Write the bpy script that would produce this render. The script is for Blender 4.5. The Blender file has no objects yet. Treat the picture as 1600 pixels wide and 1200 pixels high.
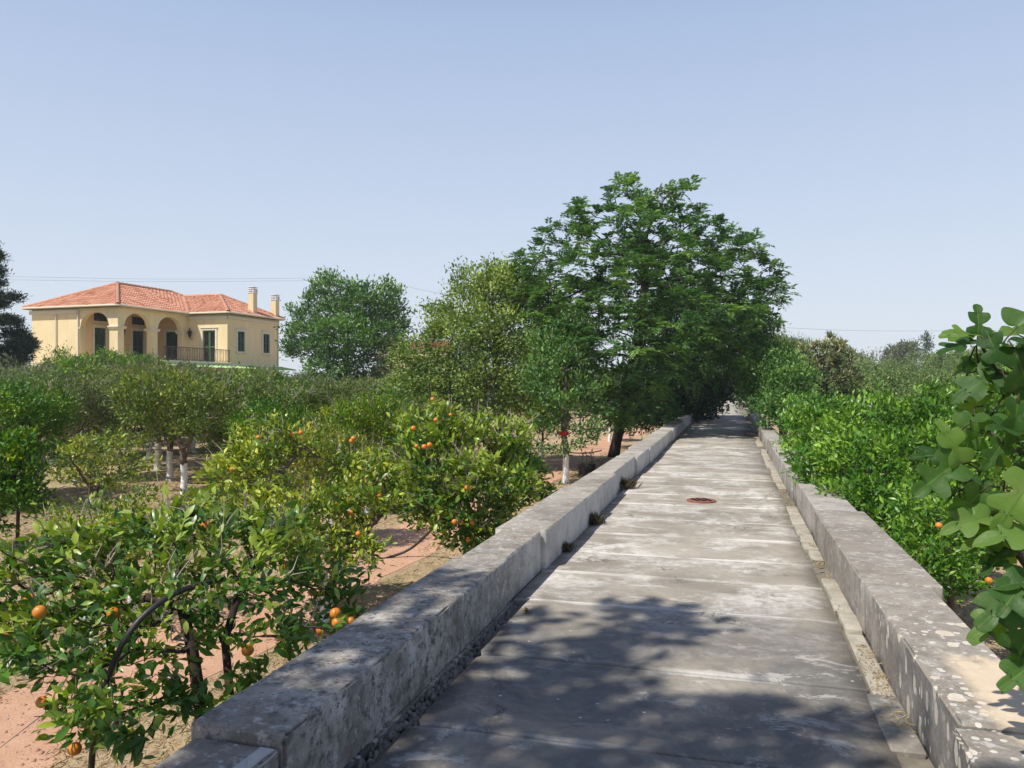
import bpy, math, random
import numpy as np
from mathutils import Vector, noise as mnoise

SC = bpy.context.scene
COL = SC.collection
PI = math.pi
# ------------------------------------------------------------------ camera, world, sun, exposure
EYE, F = 1.6, 1220.0
YAW = math.atan(341 / F)
CY, SY = math.cos(YAW), math.sin(YAW)
cd = bpy.data.cameras.new('camera'); cam = bpy.data.objects.new('camera', cd); COL.objects.link(cam)
cam.location = (0, 0, EYE); cam.rotation_euler = (PI / 2, 0, YAW)
cd.sensor_width = 36; cd.lens = F / 1600 * 36; cd.clip_start = .05; cd.clip_end = 4000
SC.camera = cam
SC.view_settings.view_transform = 'Standard'; SC.view_settings.look = 'None'
SC.view_settings.gamma = 1; SC.view_settings.exposure = 0.10
SUN = Vector((-.42, -.56, 1.0)).normalized()
EL = math.asin(SUN.z); AZ = math.atan2(SUN.x, SUN.y)
w = bpy.data.worlds.new('World'); SC.world = w; w.use_nodes = True
nt = w.node_tree; nt.nodes.clear()
sky = nt.nodes.new('ShaderNodeTexSky'); sky.sky_type = 'NISHITA'; sky.sun_disc = False
sky.sun_elevation = EL; sky.sun_rotation = AZ % (2 * PI); sky.altitude = 0
sky.air_density = 1.0; sky.dust_density = 2.2; sky.ozone_density = 1.0
bgn = nt.nodes.new('ShaderNodeBackground'); bgn.inputs['Strength'].default_value = .105
wo = nt.nodes.new('ShaderNodeOutputWorld')
tc = nt.nodes.new('ShaderNodeTexCoord'); sp = nt.nodes.new('ShaderNodeSeparateXYZ')
nt.links.new(tc.outputs['Generated'], sp.inputs[0])
rmp = nt.nodes.new('ShaderNodeValToRGB'); nt.links.new(sp.outputs['Z'], rmp.inputs[0])
SKYRAMP = [(0.0, (7.5, 8.0, 8.6)), (.06, (7.1, 7.75, 8.6)), (.2, (5.8, 6.7, 8.2)), (.42, (4.05, 5.15, 7.3)), (.58, (2.3, 3.1, 5.2)), (1.0, (.9, 1.5, 3.4))]
while len(rmp.color_ramp.elements) < len(SKYRAMP): rmp.color_ramp.elements.new(.5)
for e, (p, c) in zip(rmp.color_ramp.elements, SKYRAMP):
    e.position = p; e.color = tuple(v / 10 for v in c) + (1,)
mul = nt.nodes.new('ShaderNodeVectorMath'); mul.operation = 'SCALE'; mul.inputs['Scale'].default_value = 10.0
nt.links.new(rmp.outputs[0], mul.inputs[0])
mxs = nt.nodes.new('ShaderNodeMix'); mxs.data_type = 'RGBA'; mxs.inputs[0].default_value = .86
nt.links.new(sky.outputs[0], mxs.inputs[6]); nt.links.new(mul.outputs[0], mxs.inputs[7])
nt.links.new(mxs.outputs[2], bgn.inputs[0]); nt.links.new(bgn.outputs[0], wo.inputs[0])
ld = bpy.data.lights.new('sun', 'SUN'); ld.energy = 5.0; ld.angle = math.radians(.53); ld.color = (1, .95, .86)
sun = bpy.data.objects.new('sun', ld); COL.objects.link(sun)
sun.rotation_euler = (-SUN).to_track_quat('-Z', 'Y').to_euler(); sun.location = (-20, -30, 50)
cy = SC.cycles
cy.max_bounces = 6; cy.diffuse_bounces = 3; cy.glossy_bounces = 2; cy.transmission_bounces = 4; cy.transparent_max_bounces = 6
cy.caustics_reflective = False; cy.caustics_refractive = False; cy.sample_clamp_indirect = 6
cy.use_denoising = True

GZ = -1.2                                    # ground level (the walkway is z = 0)
def at(px, d):                               # ground point seen at column px of the photograph, d metres ahead
    xc = (px - 800) / F * d
    return (xc * CY - d * SY, xc * SY + d * CY)
def P3(px, py, d):
    x, y = at(px, d); return np.array((x, y, EYE - (py - 600) / F * d))
RIGHT = np.array((CY, SY, 0)); FWD = np.array((-SY, CY, 0)); UP = np.array((0, 0, 1.))

# ------------------------------------------------------------------ object helpers
def tag(o, label=None, cat=None, group=None, kind=None):
    if label: o['label'] = label
    if cat: o['category'] = cat
    if group: o['group'] = group
    if kind: o['kind'] = kind
    return o
def link(name, data, parent=None):
    o = bpy.data.objects.new(name, data); COL.objects.link(o)
    if parent is not None: o.parent = parent
    return o
def empty(name, loc=(0, 0, 0), rz=0):
    o = link(name, None); o.location = loc; o.rotation_euler = (0, 0, rz); o.empty_display_size = .2; return o
def np_mesh(name, V, faces, mats, tint=None, smooth=False, mi=None):
    """V (n,3); faces list of int arrays (m,k) of any k"""
    me = bpy.data.meshes.new(name)
    V = np.asarray(V, dtype=np.float32)
    me.vertices.add(len(V)); me.vertices.foreach_set('co', V.ravel())
    fl = [np.asarray(f, dtype=np.int32) for f in faces if len(f)]
    loops = np.concatenate([f.ravel() for f in fl])
    tot = np.concatenate([np.full(len(f), f.shape[1], dtype=np.int32) for f in fl])
    start = np.concatenate([[0], np.cumsum(tot)[:-1]]).astype(np.int32)
    me.loops.add(len(loops)); me.loops.foreach_set('vertex_index', loops)
    me.polygons.add(len(tot)); me.polygons.foreach_set('loop_start', start); me.polygons.foreach_set('loop_total', tot)
    if mi is not None: me.polygons.foreach_set('material_index', np.asarray(mi, dtype=np.int32))
    if smooth: me.polygons.foreach_set('use_smooth', np.ones(len(tot), dtype=bool))
    me.update(calc_edges=True)
    if tint is not None:
        a = me.color_attributes.new('tint', 'FLOAT_COLOR', 'POINT')
        c = np.ones((len(V), 4), dtype=np.float32); c[:, :3] = tint
        a.data.foreach_set('color', c.ravel())
    for m in (mats if isinstance(mats, (list, tuple)) else [mats]): me.materials.append(m)
    return me
class MB:
    """collects boxes, tubes and polygons into one mesh"""
    def __init__(s): s.V = []; s.Fq = []; s.n = 0
    def add(s, V, Fs):
        V = [tuple(map(float, v)) for v in V]; s.V += V
        s.Fq += [tuple(i + s.n for i in f) for f in Fs]; s.n += len(V); return s
    def box(s, a, b, bev=0.0):
        (x0, y0, z0), (x1, y1, z1) = a, b
        x0, x1 = min(x0, x1), max(x0, x1); y0, y1 = min(y0, y1), max(y0, y1); z0, z1 = min(z0, z1), max(z0, z1)
        if bev <= 0:
            V = [(x, y, z) for z in (z0, z1) for x, y in ((x0, y0), (x1, y0), (x1, y1), (x0, y1))]
            return s.add(V, [(3, 2, 1, 0), (4, 5, 6, 7), (0, 1, 5, 4), (1, 2, 6, 5), (2, 3, 7, 6), (3, 0, 4, 7)])
        b_ = min(bev, (x1 - x0) / 2.01, (y1 - y0) / 2.01, (z1 - z0) / 2.01)
        def ring(i, z): return [(x0 + i, y0 + b_, z), (x0 + b_, y0 + i, z), (x1 - b_, y0 + i, z), (x1 - i, y0 + b_, z),
                                (x1 - i, y1 - b_, z), (x1 - b_, y1 - i, z), (x0 + b_, y1 - i, z), (x0 + i, y1 - b_, z)]
        V = ring(b_, z0)
        V = [(x0 + b_, y0 + b_, z0), (x1 - b_, y0 + b_, z0), (x1 - b_, y1 - b_, z0), (x0 + b_, y1 - b_, z0)]
        R1 = ring(0, z0 + b_); R2 = ring(0, z1 - b_)
        V += R1 + R2 + [(x0 + b_, y0 + b_, z1), (x1 - b_, y0 + b_, z1), (x1 - b_, y1 - b_, z1), (x0 + b_, y1 - b_, z1)]
        Fs = [(3, 2, 1, 0), (20, 21, 22, 23)]
        for i in range(8): j = (i + 1) % 8; Fs.append((4 + i, 4 + j, 12 + j, 12 + i))
        for k, (i, j) in enumerate(((1, 2), (3, 4), (5, 6), (7, 0))):
            Fs.append((k, (k + 1) % 4, 4 + j, 4 + i)); Fs.append((12 + i, 12 + j, 20 + (k + 1) % 4, 20 + k))
        for k, (i, j) in enumerate(((0, 1), (2, 3), (4, 5), (6, 7))):
            Fs.append((k, 4 + j, 4 + i)); Fs.append((12 + i, 12 + j, 20 + k))
        return s.add(V, Fs)
    def tube(s, pts, r, k=8, cap=True):
        pts = [Vector(p) for p in pts]; rs = r if isinstance(r, (list, tuple)) else [r] * len(pts)
        V = []; ref = Vector((0.31, .17, .93)).normalized(); prev = None
        for i, p in enumerate(pts):
            t = (pts[min(i + 1, len(pts) - 1)] - pts[max(i - 1, 0)]).normalized()
            if prev is None:
                a = t.cross(ref if abs(t.dot(ref)) < .95 else Vector((1, 0, 0))).normalized()
            else: a = (prev - t * prev.dot(t)).normalized()
            prev = a; b = t.cross(a)
            for j in range(k):
                an = 2 * PI * j / k; V.append(p + (a * math.cos(an) + b * math.sin(an)) * rs[i])
        Fs = [(i * k + j, i * k + (j + 1) % k, (i + 1) * k + (j + 1) % k, (i + 1) * k + j) for i in range(len(pts) - 1) for j in range(k)]
        if cap: Fs += [tuple(range(k))[::-1], tuple((len(pts) - 1) * k + j for j in range(k))]
        return s.add(V, Fs)
    def lathe(s, prof, c=(0, 0, 0), k=16):
        V = [(c[0] + r * math.cos(2 * PI * j / k), c[1] + r * math.sin(2 * PI * j / k), c[2] + z) for r, z in prof for j in range(k)]
        Fs = [(i * k + j, i * k + (j + 1) % k, (i + 1) * k + (j + 1) % k, (i + 1) * k + j) for i in range(len(prof) - 1) for j in range(k)]
        Fs += [tuple(range(k))[::-1], tuple((len(prof) - 1) * k + j for j in range(k))]
        return s.add(V, Fs)
    def build(s, name, mat, parent=None, smooth=False):
        me = bpy.data.meshes.new(name); me.from_pydata(s.V, [], s.Fq); me.update()
        if smooth: me.polygons.foreach_set('use_smooth', [True] * len(me.polygons))
        me.materials.append(mat); return link(name, me, parent)

# ------------------------------------------------------------------ materials
class NT:
    def __init__(s, name):
        s.m = bpy.data.materials.new(name); s.m.use_nodes = True; s.t = s.m.node_tree; s.t.nodes.clear()
        s.out = s.n('ShaderNodeOutputMaterial')
        s.co = s.n('ShaderNodeTexCoord').outputs['Object']
    def n(s, k, **kw):
        x = s.t.nodes.new(k)
        for a, b in kw.items(): setattr(x, a, b)
        return x
    def l(s, a, b): s.t.links.new(a, b)
    def val(s, sock, v):
        if hasattr(v, 'links') or isinstance(v, bpy.types.NodeSocket): s.l(v, sock)
        else: sock.default_value = v
    def mapping(s, scale=(1, 1, 1), loc=(0, 0, 0), rot=(0, 0, 0), src=None):
        m = s.n('ShaderNodeMapping'); s.l(src or s.co, m.inputs[0])
        m.inputs['Scale'].default_value = scale; m.inputs['Location'].default_value = loc; m.inputs['Rotation'].default_value = rot
        return m.outputs[0]
    def noise(s, sc, det=4, rough=.6, src=None, dist=0):
        x = s.n('ShaderNodeTexNoise'); s.l(src or s.co, x.inputs['Vector'])
        x.inputs['Scale'].default_value = sc; x.inputs['Detail'].default_value = det; x.inputs['Roughness'].default_value = rough
        x.inputs['Distortion'].default_value = dist
        return x.outputs[0]
    def voro(s, sc, src=None, feat='F1', out='Distance', rnd=1):
        x = s.n('ShaderNodeTexVoronoi', feature=feat); s.l(src or s.co, x.inputs['Vector'])
        x.inputs['Scale'].default_value = sc; x.inputs['Randomness'].default_value = rnd
        return x.outputs[out]
    def rng(s, v, a, b, c=0, d=1, smooth=False):
        x = s.n('ShaderNodeMapRange'); x.interpolation_type = 'SMOOTHSTEP' if smooth else 'LINEAR'
        s.val(x.inputs[0], v); s.val(x.inputs[1], a); s.val(x.inputs[2], b); s.val(x.inputs[3], c); s.val(x.inputs[4], d)
        return x.outputs[0]
    def math(s, op, a, b=0.0):
        x = s.n('ShaderNodeMath', operation=op); s.val(x.inputs[0], a)
        if len(x.inputs) > 1: s.val(x.inputs[1], b)
        return x.outputs[0]
    def mix(s, f, a, b, mode='MIX'):
        x = s.n('ShaderNodeMix', data_type='RGBA', blend_type=mode); s.val(x.inputs[0], f)
        for k, v in ((6, a), (7, b)):
            if isinstance(v, tuple): v = v if len(v) == 4 else v + (1,)
            s.val(x.inputs[k], v)
        return x.outputs[2]
    def attr(s, name, ch=None):
        a = s.n('ShaderNodeAttribute', attribute_name=name)
        if ch is None: return a.outputs['Color']
        q = s.n('ShaderNodeSeparateColor'); s.l(a.outputs['Color'], q.inputs[0]); return q.outputs[ch]
    def xyz(s, src=None):
        q = s.n('ShaderNodeSeparateXYZ'); s.l(src or s.co, q.inputs[0]); return q.outputs
    def bsdf(s, col, rough=.8, spec=.3, bump=None, bs=.3, bd=.01, trans=0, tcol=None, metal=0, coat=0):
        p = s.n('ShaderNodeBsdfPrincipled')
        if isinstance(col, tuple): col = col if len(col) == 4 else col + (1,)
        s.val(p.inputs['Base Color'], col); s.val(p.inputs['Roughness'], rough)
        s.val(p.inputs['Specular IOR Level'], spec); p.inputs['Metallic'].default_value = metal; p.inputs['Coat Weight'].default_value = coat
        if bump is not None:
            b = s.n('ShaderNodeBump'); b.inputs['Strength'].default_value = bs; b.inputs['Distance'].default_value = bd
            s.l(bump, b.inputs['Height']); s.l(b.outputs[0], p.inputs['Normal'])
        sh = p.outputs[0]
        if trans:
            t = s.n('ShaderNodeBsdfTranslucent'); s.val(t.inputs[0], tcol if tcol is not None else col)
            mx = s.n('ShaderNodeMixShader'); mx.inputs[0].default_value = trans
            s.l(sh, mx.inputs[1]); s.l(t.outputs[0], mx.inputs[2]); sh = mx.outputs[0]
        s.l(sh, s.out.inputs[0]); return s.m

def leaf_mat(name, dark, mid, young, rough=.42, trans=.28, spec=.45, tmul=(1.5, 1.55, .5), vary=False, veins=False):
    n = NT(name)
    c = n.mix(n.attr('tint', 0), dark, mid)
    c = n.mix(n.attr('tint', 1), c, young)
    rnd = n.n('ShaderNodeObjectInfo').outputs['Random']          # every tree its own hue and depth
    h = n.n('ShaderNodeHueSaturation'); n.l(c, h.inputs['Color'])
    n.l(n.rng(rnd, 0, 1, .482, .515), h.inputs['Hue']); n.l(n.rng(n.math('FRACT', n.math('MULTIPLY', rnd, 7.31)), 0, 1, .72, 1.22), h.inputs['Value'])
    n.l(n.rng(n.math('FRACT', n.math('MULTIPLY', rnd, 3.77)), 0, 1, .95, 1.2), h.inputs['Saturation'])
    c = h.outputs[0] if vary else c
    # small blemishes and dust
    c = n.mix(n.math('MULTIPLY', n.rng(n.noise(38, 3, .6), .56, .70), .35), c, (.20, .19, .10))
    t = n.mix(1.0, c, tmul, 'MULTIPLY')
    return n.bsdf(c, n.rng(n.noise(14, 2), .3, .7, rough - .06, rough + .16), spec, trans=trans, tcol=t, bump=n.noise(55, 3, .6) if veins else None, bs=.5, bd=.004)
def wood_mat(name, a, b, white=0.0, sc=9):
    n = NT(name)
    ns = n.noise(sc, 5, .65, n.mapping((1, 1, .3)))
    c = n.mix(n.rng(ns, .35, .65), a, b)
    if white:
        z = n.xyz()[2]
        edge = n.math('ADD', white, n.math('MULTIPLY', n.math('SUBTRACT', n.noise(7, 3), .5), .25))
        f = n.math('LESS_THAN', z, edge)
        f = n.math('MULTIPLY', f, n.rng(n.noise(16, 4, .7), .3, .42))
        c = n.mix(f, c, n.mix(n.noise(5, 3), (.76, .76, .74), (.86, .86, .84)))
    return n.bsdf(c, .9, .15, bump=ns, bs=.6, bd=.02)
def flat_mat(name, c1, c2=None, sc=3, rough=.8, spec=.2, bs=.15, bd=.01, metal=0):
    n = NT(name); c2 = c2 or tuple(v * .8 for v in c1)
    ns = n.noise(sc, 5, .6)
    return n.bsdf(n.mix(n.rng(ns, .3, .7), c1, c2), rough, spec, bump=n.noise(sc * 8, 4), bs=bs, bd=bd, metal=metal)

def stone_mat(name, deck=False, lichen=0.0, dark=0.0):
    n = NT(name); pos = n.n('ShaderNodeNewGeometry').outputs['Position']
    big = n.noise(.9, 5, .6, pos); med = n.noise(4.5, 6, .68, pos); fine = n.noise(38, 5, .7, pos)
    c = n.mix(n.rng(big, .35, .65), (.32, .28, .225), (.46, .41, .335))
    c = n.mix(n.rng(fine, .3, .7, 0, .5), c, (.235, .205, .17))
    p2 = n.mapping((1.0, 1.05, 1.0), src=pos)
    # pale lime bloom in ragged patches
    bl = n.math('MULTIPLY', n.rng(n.noise(1.25, 8, .72, p2, .4), .49, .60, 0, 1), n.rng(n.noise(11, 6, .75, pos), .36, .56, 0, 1))
    if deck:
        c = n.mix(n.math('MULTIPLY', n.rng(n.noise(1.9, 7, .66, n.mapping((.8, 1.3, 1), loc=(9, 3, 0), src=pos), .3), .47, .62), .6), c, (.205, .18, .145))
    c = n.mix(n.math('MULTIPLY', bl, 1.0 if deck else .4), c, (.62, .585, .53))
    if deck:
        e = n.attr('tint', 0)                 # 1 on the joint, 0 away from it
        ee = n.math('MULTIPLY', n.rng(n.math('ADD', e, n.math('MULTIPLY', n.math('SUBTRACT', n.noise(7, 6, .7, pos), .5), .9)), .68, .98), n.rng(n.noise(1.7, 3, .5, pos), .40, .56))
        c = n.mix(n.math('MULTIPLY', ee, .9), c, (.64, .61, .56))
        c = n.mix(n.math('MULTIPLY', n.attr('tint', 2), .35), c, (.17, .15, .125))
        # dark algae on slabs near the camera; the colour also deepens the tree shade
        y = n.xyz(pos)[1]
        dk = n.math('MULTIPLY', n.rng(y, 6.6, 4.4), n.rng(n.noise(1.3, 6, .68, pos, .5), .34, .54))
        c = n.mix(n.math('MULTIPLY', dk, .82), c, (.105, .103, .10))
        sc_ = n.math('MULTIPLY', n.rng(n.noise(3.2, 9, .78, n.mapping((1, 1.4, 1), loc=(4, 8, 0), src=pos), .6), .545, .585), n.rng(n.noise(1.1, 3, .5, n.mapping((1, 1, 1), loc=(2, 2, 0), src=pos)), .44, .56))
        c = n.mix(n.math('MULTIPLY', sc_, .5), c, (.56, .53, .48))
        ck = n.voro(.55, n.mapping((1, 1, 1), src=pos), feat='DISTANCE_TO_EDGE')
        ckn = n.math('ADD', ck, n.math('MULTIPLY', n.math('SUBTRACT', n.noise(3, 6, .7, pos), .5), .22))
        c = n.mix(n.math('MULTIPLY', n.math('MULTIPLY', n.rng(n.math('ABSOLUTE', ckn), .006, .002), n.rng(n.noise(.7, 2, .5, pos), .5, .56)), .75), c, (.08, .07, .06))
        spn = n.rng(n.voro(9, pos), .10, .06); c = n.mix(n.math('MULTIPLY', spn, n.rng(med, .5, .6)), c, (.6, .57, .52))
    else:
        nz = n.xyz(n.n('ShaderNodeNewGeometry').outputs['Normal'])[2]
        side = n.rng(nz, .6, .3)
        st = n.noise(3.4, 7, .72, n.mapping((1, 1, .28), src=pos))
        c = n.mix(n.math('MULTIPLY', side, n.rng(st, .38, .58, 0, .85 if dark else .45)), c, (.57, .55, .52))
        if not dark: c = n.mix(n.rng(n.noise(1.7, 6, .65, n.mapping((1, 1, 1), loc=(3, 1, 0), src=pos)), .35, .6, .25, .75), c, (.235, .205, .17))
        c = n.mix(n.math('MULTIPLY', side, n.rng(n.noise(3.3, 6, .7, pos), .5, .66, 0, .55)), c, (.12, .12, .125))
        pk = n.rng(n.noise(17, 8, .8, pos), .50, .58, 0, 1)
        y = n.xyz(pos)[1]
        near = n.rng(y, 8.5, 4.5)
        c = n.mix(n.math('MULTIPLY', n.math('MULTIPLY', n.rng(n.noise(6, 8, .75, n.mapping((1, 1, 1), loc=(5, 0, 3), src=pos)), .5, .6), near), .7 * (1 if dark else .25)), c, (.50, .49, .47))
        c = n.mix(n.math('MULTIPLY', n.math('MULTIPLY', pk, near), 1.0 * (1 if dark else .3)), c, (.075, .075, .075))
        if dark:
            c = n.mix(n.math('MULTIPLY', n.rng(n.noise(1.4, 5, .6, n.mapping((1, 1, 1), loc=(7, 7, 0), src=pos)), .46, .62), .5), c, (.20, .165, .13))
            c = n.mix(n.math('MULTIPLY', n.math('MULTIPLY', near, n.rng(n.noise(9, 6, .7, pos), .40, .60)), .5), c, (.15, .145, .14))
    if not deck:
        rnd = n.n('ShaderNodeObjectInfo').outputs['Random']
        ff = n.rng(y, 4.5, 8, .12, 1); c = n.mix(n.math('MULTIPLY', ff, n.rng(rnd, 0, 1, 0, .28)), c, (.13, .115, .10)); c = n.mix(n.math('MULTIPLY', ff, n.rng(n.math('FRACT', n.math('MULTIPLY', rnd, 9.7)), .2, 1, 0, .26)), c, (.62, .60, .56))
        c = n.mix(n.math('MULTIPLY', n.rng(n.noise(2.2, 8, .75, n.mapping((1, 1, 1), loc=(1, 6, 2), src=pos)), .50, .60), .6), c, (.17, .145, .115))
        c = n.mix(n.math('MULTIPLY', n.rng(n.noise(13, 7, .8, n.mapping((1, 1, 1), loc=(8, 6, 2), src=pos)), .54, .62), .6), c, (.58, .555, .51))
        if dark: c = n.mix(n.math('MULTIPLY', n.math('MULTIPLY', side, n.rng(y, 4.5, 8)), n.rng(n.noise(4, 6, .7, pos), .3, .55, .25, .8)), c, (.60, .585, .56))
    if lichen:
        y = n.xyz(pos)[1]
        c = n.mix(n.math('MULTIPLY', n.rng(y, 3.34, 3.24), n.rng(n.noise(2.6, 7, .7, pos), .36, .56, 0, .8)), c, (.085, .08, .072))
        c = n.mix(n.math('MULTIPLY', n.math('MULTIPLY', side, n.rng(y, 5.0, 3.6)), n.rng(n.noise(3.1, 6, .7, pos), .36, .56, 0, .7)), c, (.11, .105, .105))
        prox = n.rng(n.math('ABSOLUTE', n.math('SUBTRACT', y, 2.75)), 1.1, .25)
        for sc, lo, hi, cc, off in ((7.5, .18, .40, (.60, .52, .40), 0), (13, .16, .36, (.63, .57, .47), 3.1), (23, .14, .34, (.62, .57, .5), 7.7)):
            pp = n.mapping((1, 1, .55), loc=(off, off * 1.7, 0), src=pos)
            d = n.math('ADD', n.voro(sc, pp), n.math('MULTIPLY', n.math('SUBTRACT', n.noise(30, 3, .6, pos), .5), .10))
            rr = n.xyz(n.voro(sc, pp, out='Color'))[0]
            reach = n.rng(n.math('ABSOLUTE', n.math('SUBTRACT', y, 2.9)), 3.4, .9)
            rad = n.math('MULTIPLY', n.rng(n.math('ADD', n.math('MULTIPLY', rr, .75), n.math('MULTIPLY', reach, .62)), .78, 1.25, 0, 1), hi)
            f = n.rng(d, n.math('ADD', rad, .02), n.math('SUBTRACT', rad, .02))
            ring = n.rng(n.math('DIVIDE', d, n.math('MAXIMUM', rad, .03)), .55, .95)
            f = n.math('MULTIPLY', f, n.rng(rad, .03, .06))
            c = n.mix(n.math('MULTIPLY', f, .95), c, n.mix(ring, tuple(v * .86 for v in cc), cc))
        # one large ochre patch of merged lichen
        pt = n.math('MULTIPLY', n.rng(n.math('ADD', n.math('ABSOLUTE', n.math('SUBTRACT', y, 3.68)), n.math('MULTIPLY', n.math('SUBTRACT', n.noise(5, 5, .6, pos), .5), .8)), .50, .34), n.rng(n.math('ADD', n.xyz(pos)[0], n.math('MULTIPLY', n.noise(8, 4, .6, pos), .18)), 1.02, 1.10))
        c = n.mix(n.math('MULTIPLY', pt, .9), c, n.mix(n.noise(6, 4), (.60, .44, .28), (.62, .54, .42)))
    h = n.math('ADD', n.math('MULTIPLY', fine, .5), med)
    return n.bsdf(c, .88, .22, bump=h, bs=.45, bd=.012)

M = {}
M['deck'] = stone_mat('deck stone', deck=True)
M['stoneL'] = stone_mat('parapet stone', dark=1)
M['stoneR'] = stone_mat('parapet stone with lichen', lichen=1)
M['mortar'] = flat_mat('pale mortar', (.46, .42, .35), (.28, .25, .195), 6, .9, bs=.5, bd=.01)
M['edge'] = flat_mat('sandy mortar', (.235, .21, .165), (.16, .14, .11), 12, .9, bs=.6, bd=.012)
M['patch'] = flat_mat('white mortar', (.46, .45, .43), (.34, .33, .31), 6, .8, bs=.2)
M['pebble'] = flat_mat('pebbles', (.34, .30, .25), (.13, .12, .105), 30, .9)
M['iron'] = flat_mat('rusty red iron', (.30, .115, .085), (.2, .08, .06), 20, .7, .3)
M['black'] = flat_mat('dark hollow', (.012, .01, .01), None, 5, .9)
M['hose'] = flat_mat('black hose', (.025, .022, .022), (.05, .042, .04), 12, .45, .4)
M['wire'] = flat_mat('grey cable', (.12, .12, .13), None, 5, .6)
M['wood'] = wood_mat('bark', (.10, .072, .05), (.20, .155, .115))
M['woodw'] = wood_mat('whitewashed bark', (.10, .072, .05), (.20, .155, .115), white=.80)
M['wooddark'] = wood_mat('dark bark', (.035, .025, .02), (.075, .055, .042))
M['twig'] = wood_mat('grey twigs', (.20, .165, .135), (.34, .29, .24))
M['fig_wood'] = wood_mat('fig bark', (.05, .04, .03), (.10, .09, .06))
M['orange'] = flat_mat('orange peel', (.62, .175, .014), (.60, .24, .03), 8, .42, .5, bs=.15, bd=.002)
M['seed'] = flat_mat('orange red seeds', (.45, .14, .05), (.30, .09, .04), 8, .8)
M['citrus'] = leaf_mat('citrus leaves', (.042, .105, .014), (.125, .245, .028), (.37, .45, .06), rough=.36, trans=.22, vary=True)
M['citrusN'] = leaf_mat('near citrus leaves', (.030, .090, .013), (.095, .215, .024), (.33, .42, .05), rough=.34, trans=.24)
M['citrusY'] = leaf_mat('yellowing citrus leaves', (.06, .12, .018), (.165, .25, .035), (.44, .46, .07), rough=.38, trans=.22, vary=True)
M['citrusG'] = leaf_mat('dusty citrus leaves', (.06, .115, .028), (.15, .235, .05), (.29, .35, .075), rough=.5, trans=.22, vary=True)
M['citrusR'] = leaf_mat('glossy citrus leaves', (.040, .12, .010), (.10, .25, .020), (.26, .43, .045), rough=.34, trans=.26)
M['melia'] = leaf_mat('pinnate leaves', (.036, .105, .034), (.105, .235, .058), (.22, .38, .085), rough=.5, trans=.28)
M['olive'] = leaf_mat('pale olive leaves', (.075, .14, .024), (.19, .29, .05), (.34, .43, .085), rough=.5, trans=.25)
M['dense'] = leaf_mat('dark green leaves', (.032, .095, .020), (.10, .23, .038), (.19, .34, .06), rough=.5, trans=.22)
M['denseD'] = leaf_mat('green leaves with painted shade', (.010, .035, .012), (.028, .085, .022), (.06, .14, .03), rough=.55, trans=.1)  # darker copy of the dense leaves, shade under the big crown painted in
M['conifer'] = leaf_mat('conifer needles', (.014, .038, .016), (.036, .080, .028), (.08, .14, .035), rough=.6, trans=.08)
M['loquat'] = leaf_mat('loquat leaves', (.09, .13, .055), (.22, .25, .12), (.42, .42, .24), rough=.5, trans=.2)
M['pine'] = leaf_mat('yellow green needles', (.05, .10, .015), (.12, .19, .025), (.22, .29, .04), rough=.6, trans=.15)
M['far'] = leaf_mat('far shrubs', (.07, .14, .035), (.16, .25, .06), (.27, .34, .09), rough=.6, trans=.15)
M['farG'] = leaf_mat('far grey trees', (.07, .095, .05), (.14, .165, .085), (.20, .22, .12), rough=.6, trans=.15)
M['fig'] = leaf_mat('fig leaves', (.024, .080, .018), (.078, .185, .028), (.18, .31, .055), rough=.5, trans=.5, tmul=(1.9, 1.7, .5), vary=False, veins=True)
M['brownleaf'] = leaf_mat('dry leaves', (.09, .075, .030), (.18, .14, .055), (.24, .20, .07), rough=.7, trans=.1)
M['straw'] = leaf_mat('straw', (.30, .215, .11), (.50, .38, .21), (.30, .33, .10), rough=.7, trans=.2, tmul=(1, 1, .8))
M['weed'] = leaf_mat('weeds', (.06, .11, .03), (.14, .22, .06), (.30, .34, .10), rough=.6, trans=.25)
M['weedbrown'] = leaf_mat('dry weeds', (.05, .038, .028), (.14, .10, .07), (.12, .14, .05), rough=.8, trans=.1)

def ground_mat():
    n = NT('dry orchard ground'); pos = n.n('ShaderNodeNewGeometry').outputs['Position']
    a = n.noise(.35, 6, .62, pos); b = n.noise(3.2, 7, .7, pos); f = n.noise(42, 4, .75, pos)
    st = n.noise(26, 4, .7, n.mapping((1, .22, 1), rot=(0, 0, .6), src=pos))
    c = n.mix(n.rng(b, .35, .65), (.36, .25, .145), (.50, .37, .225))
    c = n.mix(n.rng(st, .45, .62, 0, .75), c, (.56, .44, .27))
    c = n.mix(n.rng(a, .52, .66, 0, .65), c, (.24, .16, .095))
    c = n.mix(n.rng(f, .55, .7, 0, .5), c, (.20, .13, .08))
    c = n.mix(n.math('MULTIPLY', n.rng(n.noise(.8, 5, .6, pos), .56, .66), n.rng(b, .45, .6, 0, .55)), c, (.15, .17, .06))
    return n.bsdf(c, .95, .1, bump=n.math('ADD', b, n.math('ADD', st, f)), bs=.8, bd=.03)
def dirt_mat():
    n = NT('red dirt'); pos = n.n('ShaderNodeNewGeometry').outputs['Position']
    b = n.noise(1.6, 6, .65, pos); f = n.noise(34, 5, .75, pos)
    c = n.mix(n.rng(b, .35, .65), (.47, .265, .165), (.58, .36, .24))
    c = n.mix(n.rng(f, .52, .68, 0, .6), c, (.62, .40, .29))
    c = n.mix(n.rng(n.noise(60, 3, .7, pos), .58, .66, 0, .5), c, (.27, .13, .09))
    c = n.mix(n.math('MULTIPLY', n.rng(n.noise(.5, 4, .6, pos), .60, .66), .6), c, (.27, .12, .085))
    return n.bsdf(c, .95, .1, bump=n.math('ADD', n.math('MULTIPLY', f, .7), b), bs=.7, bd=.025)
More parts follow.
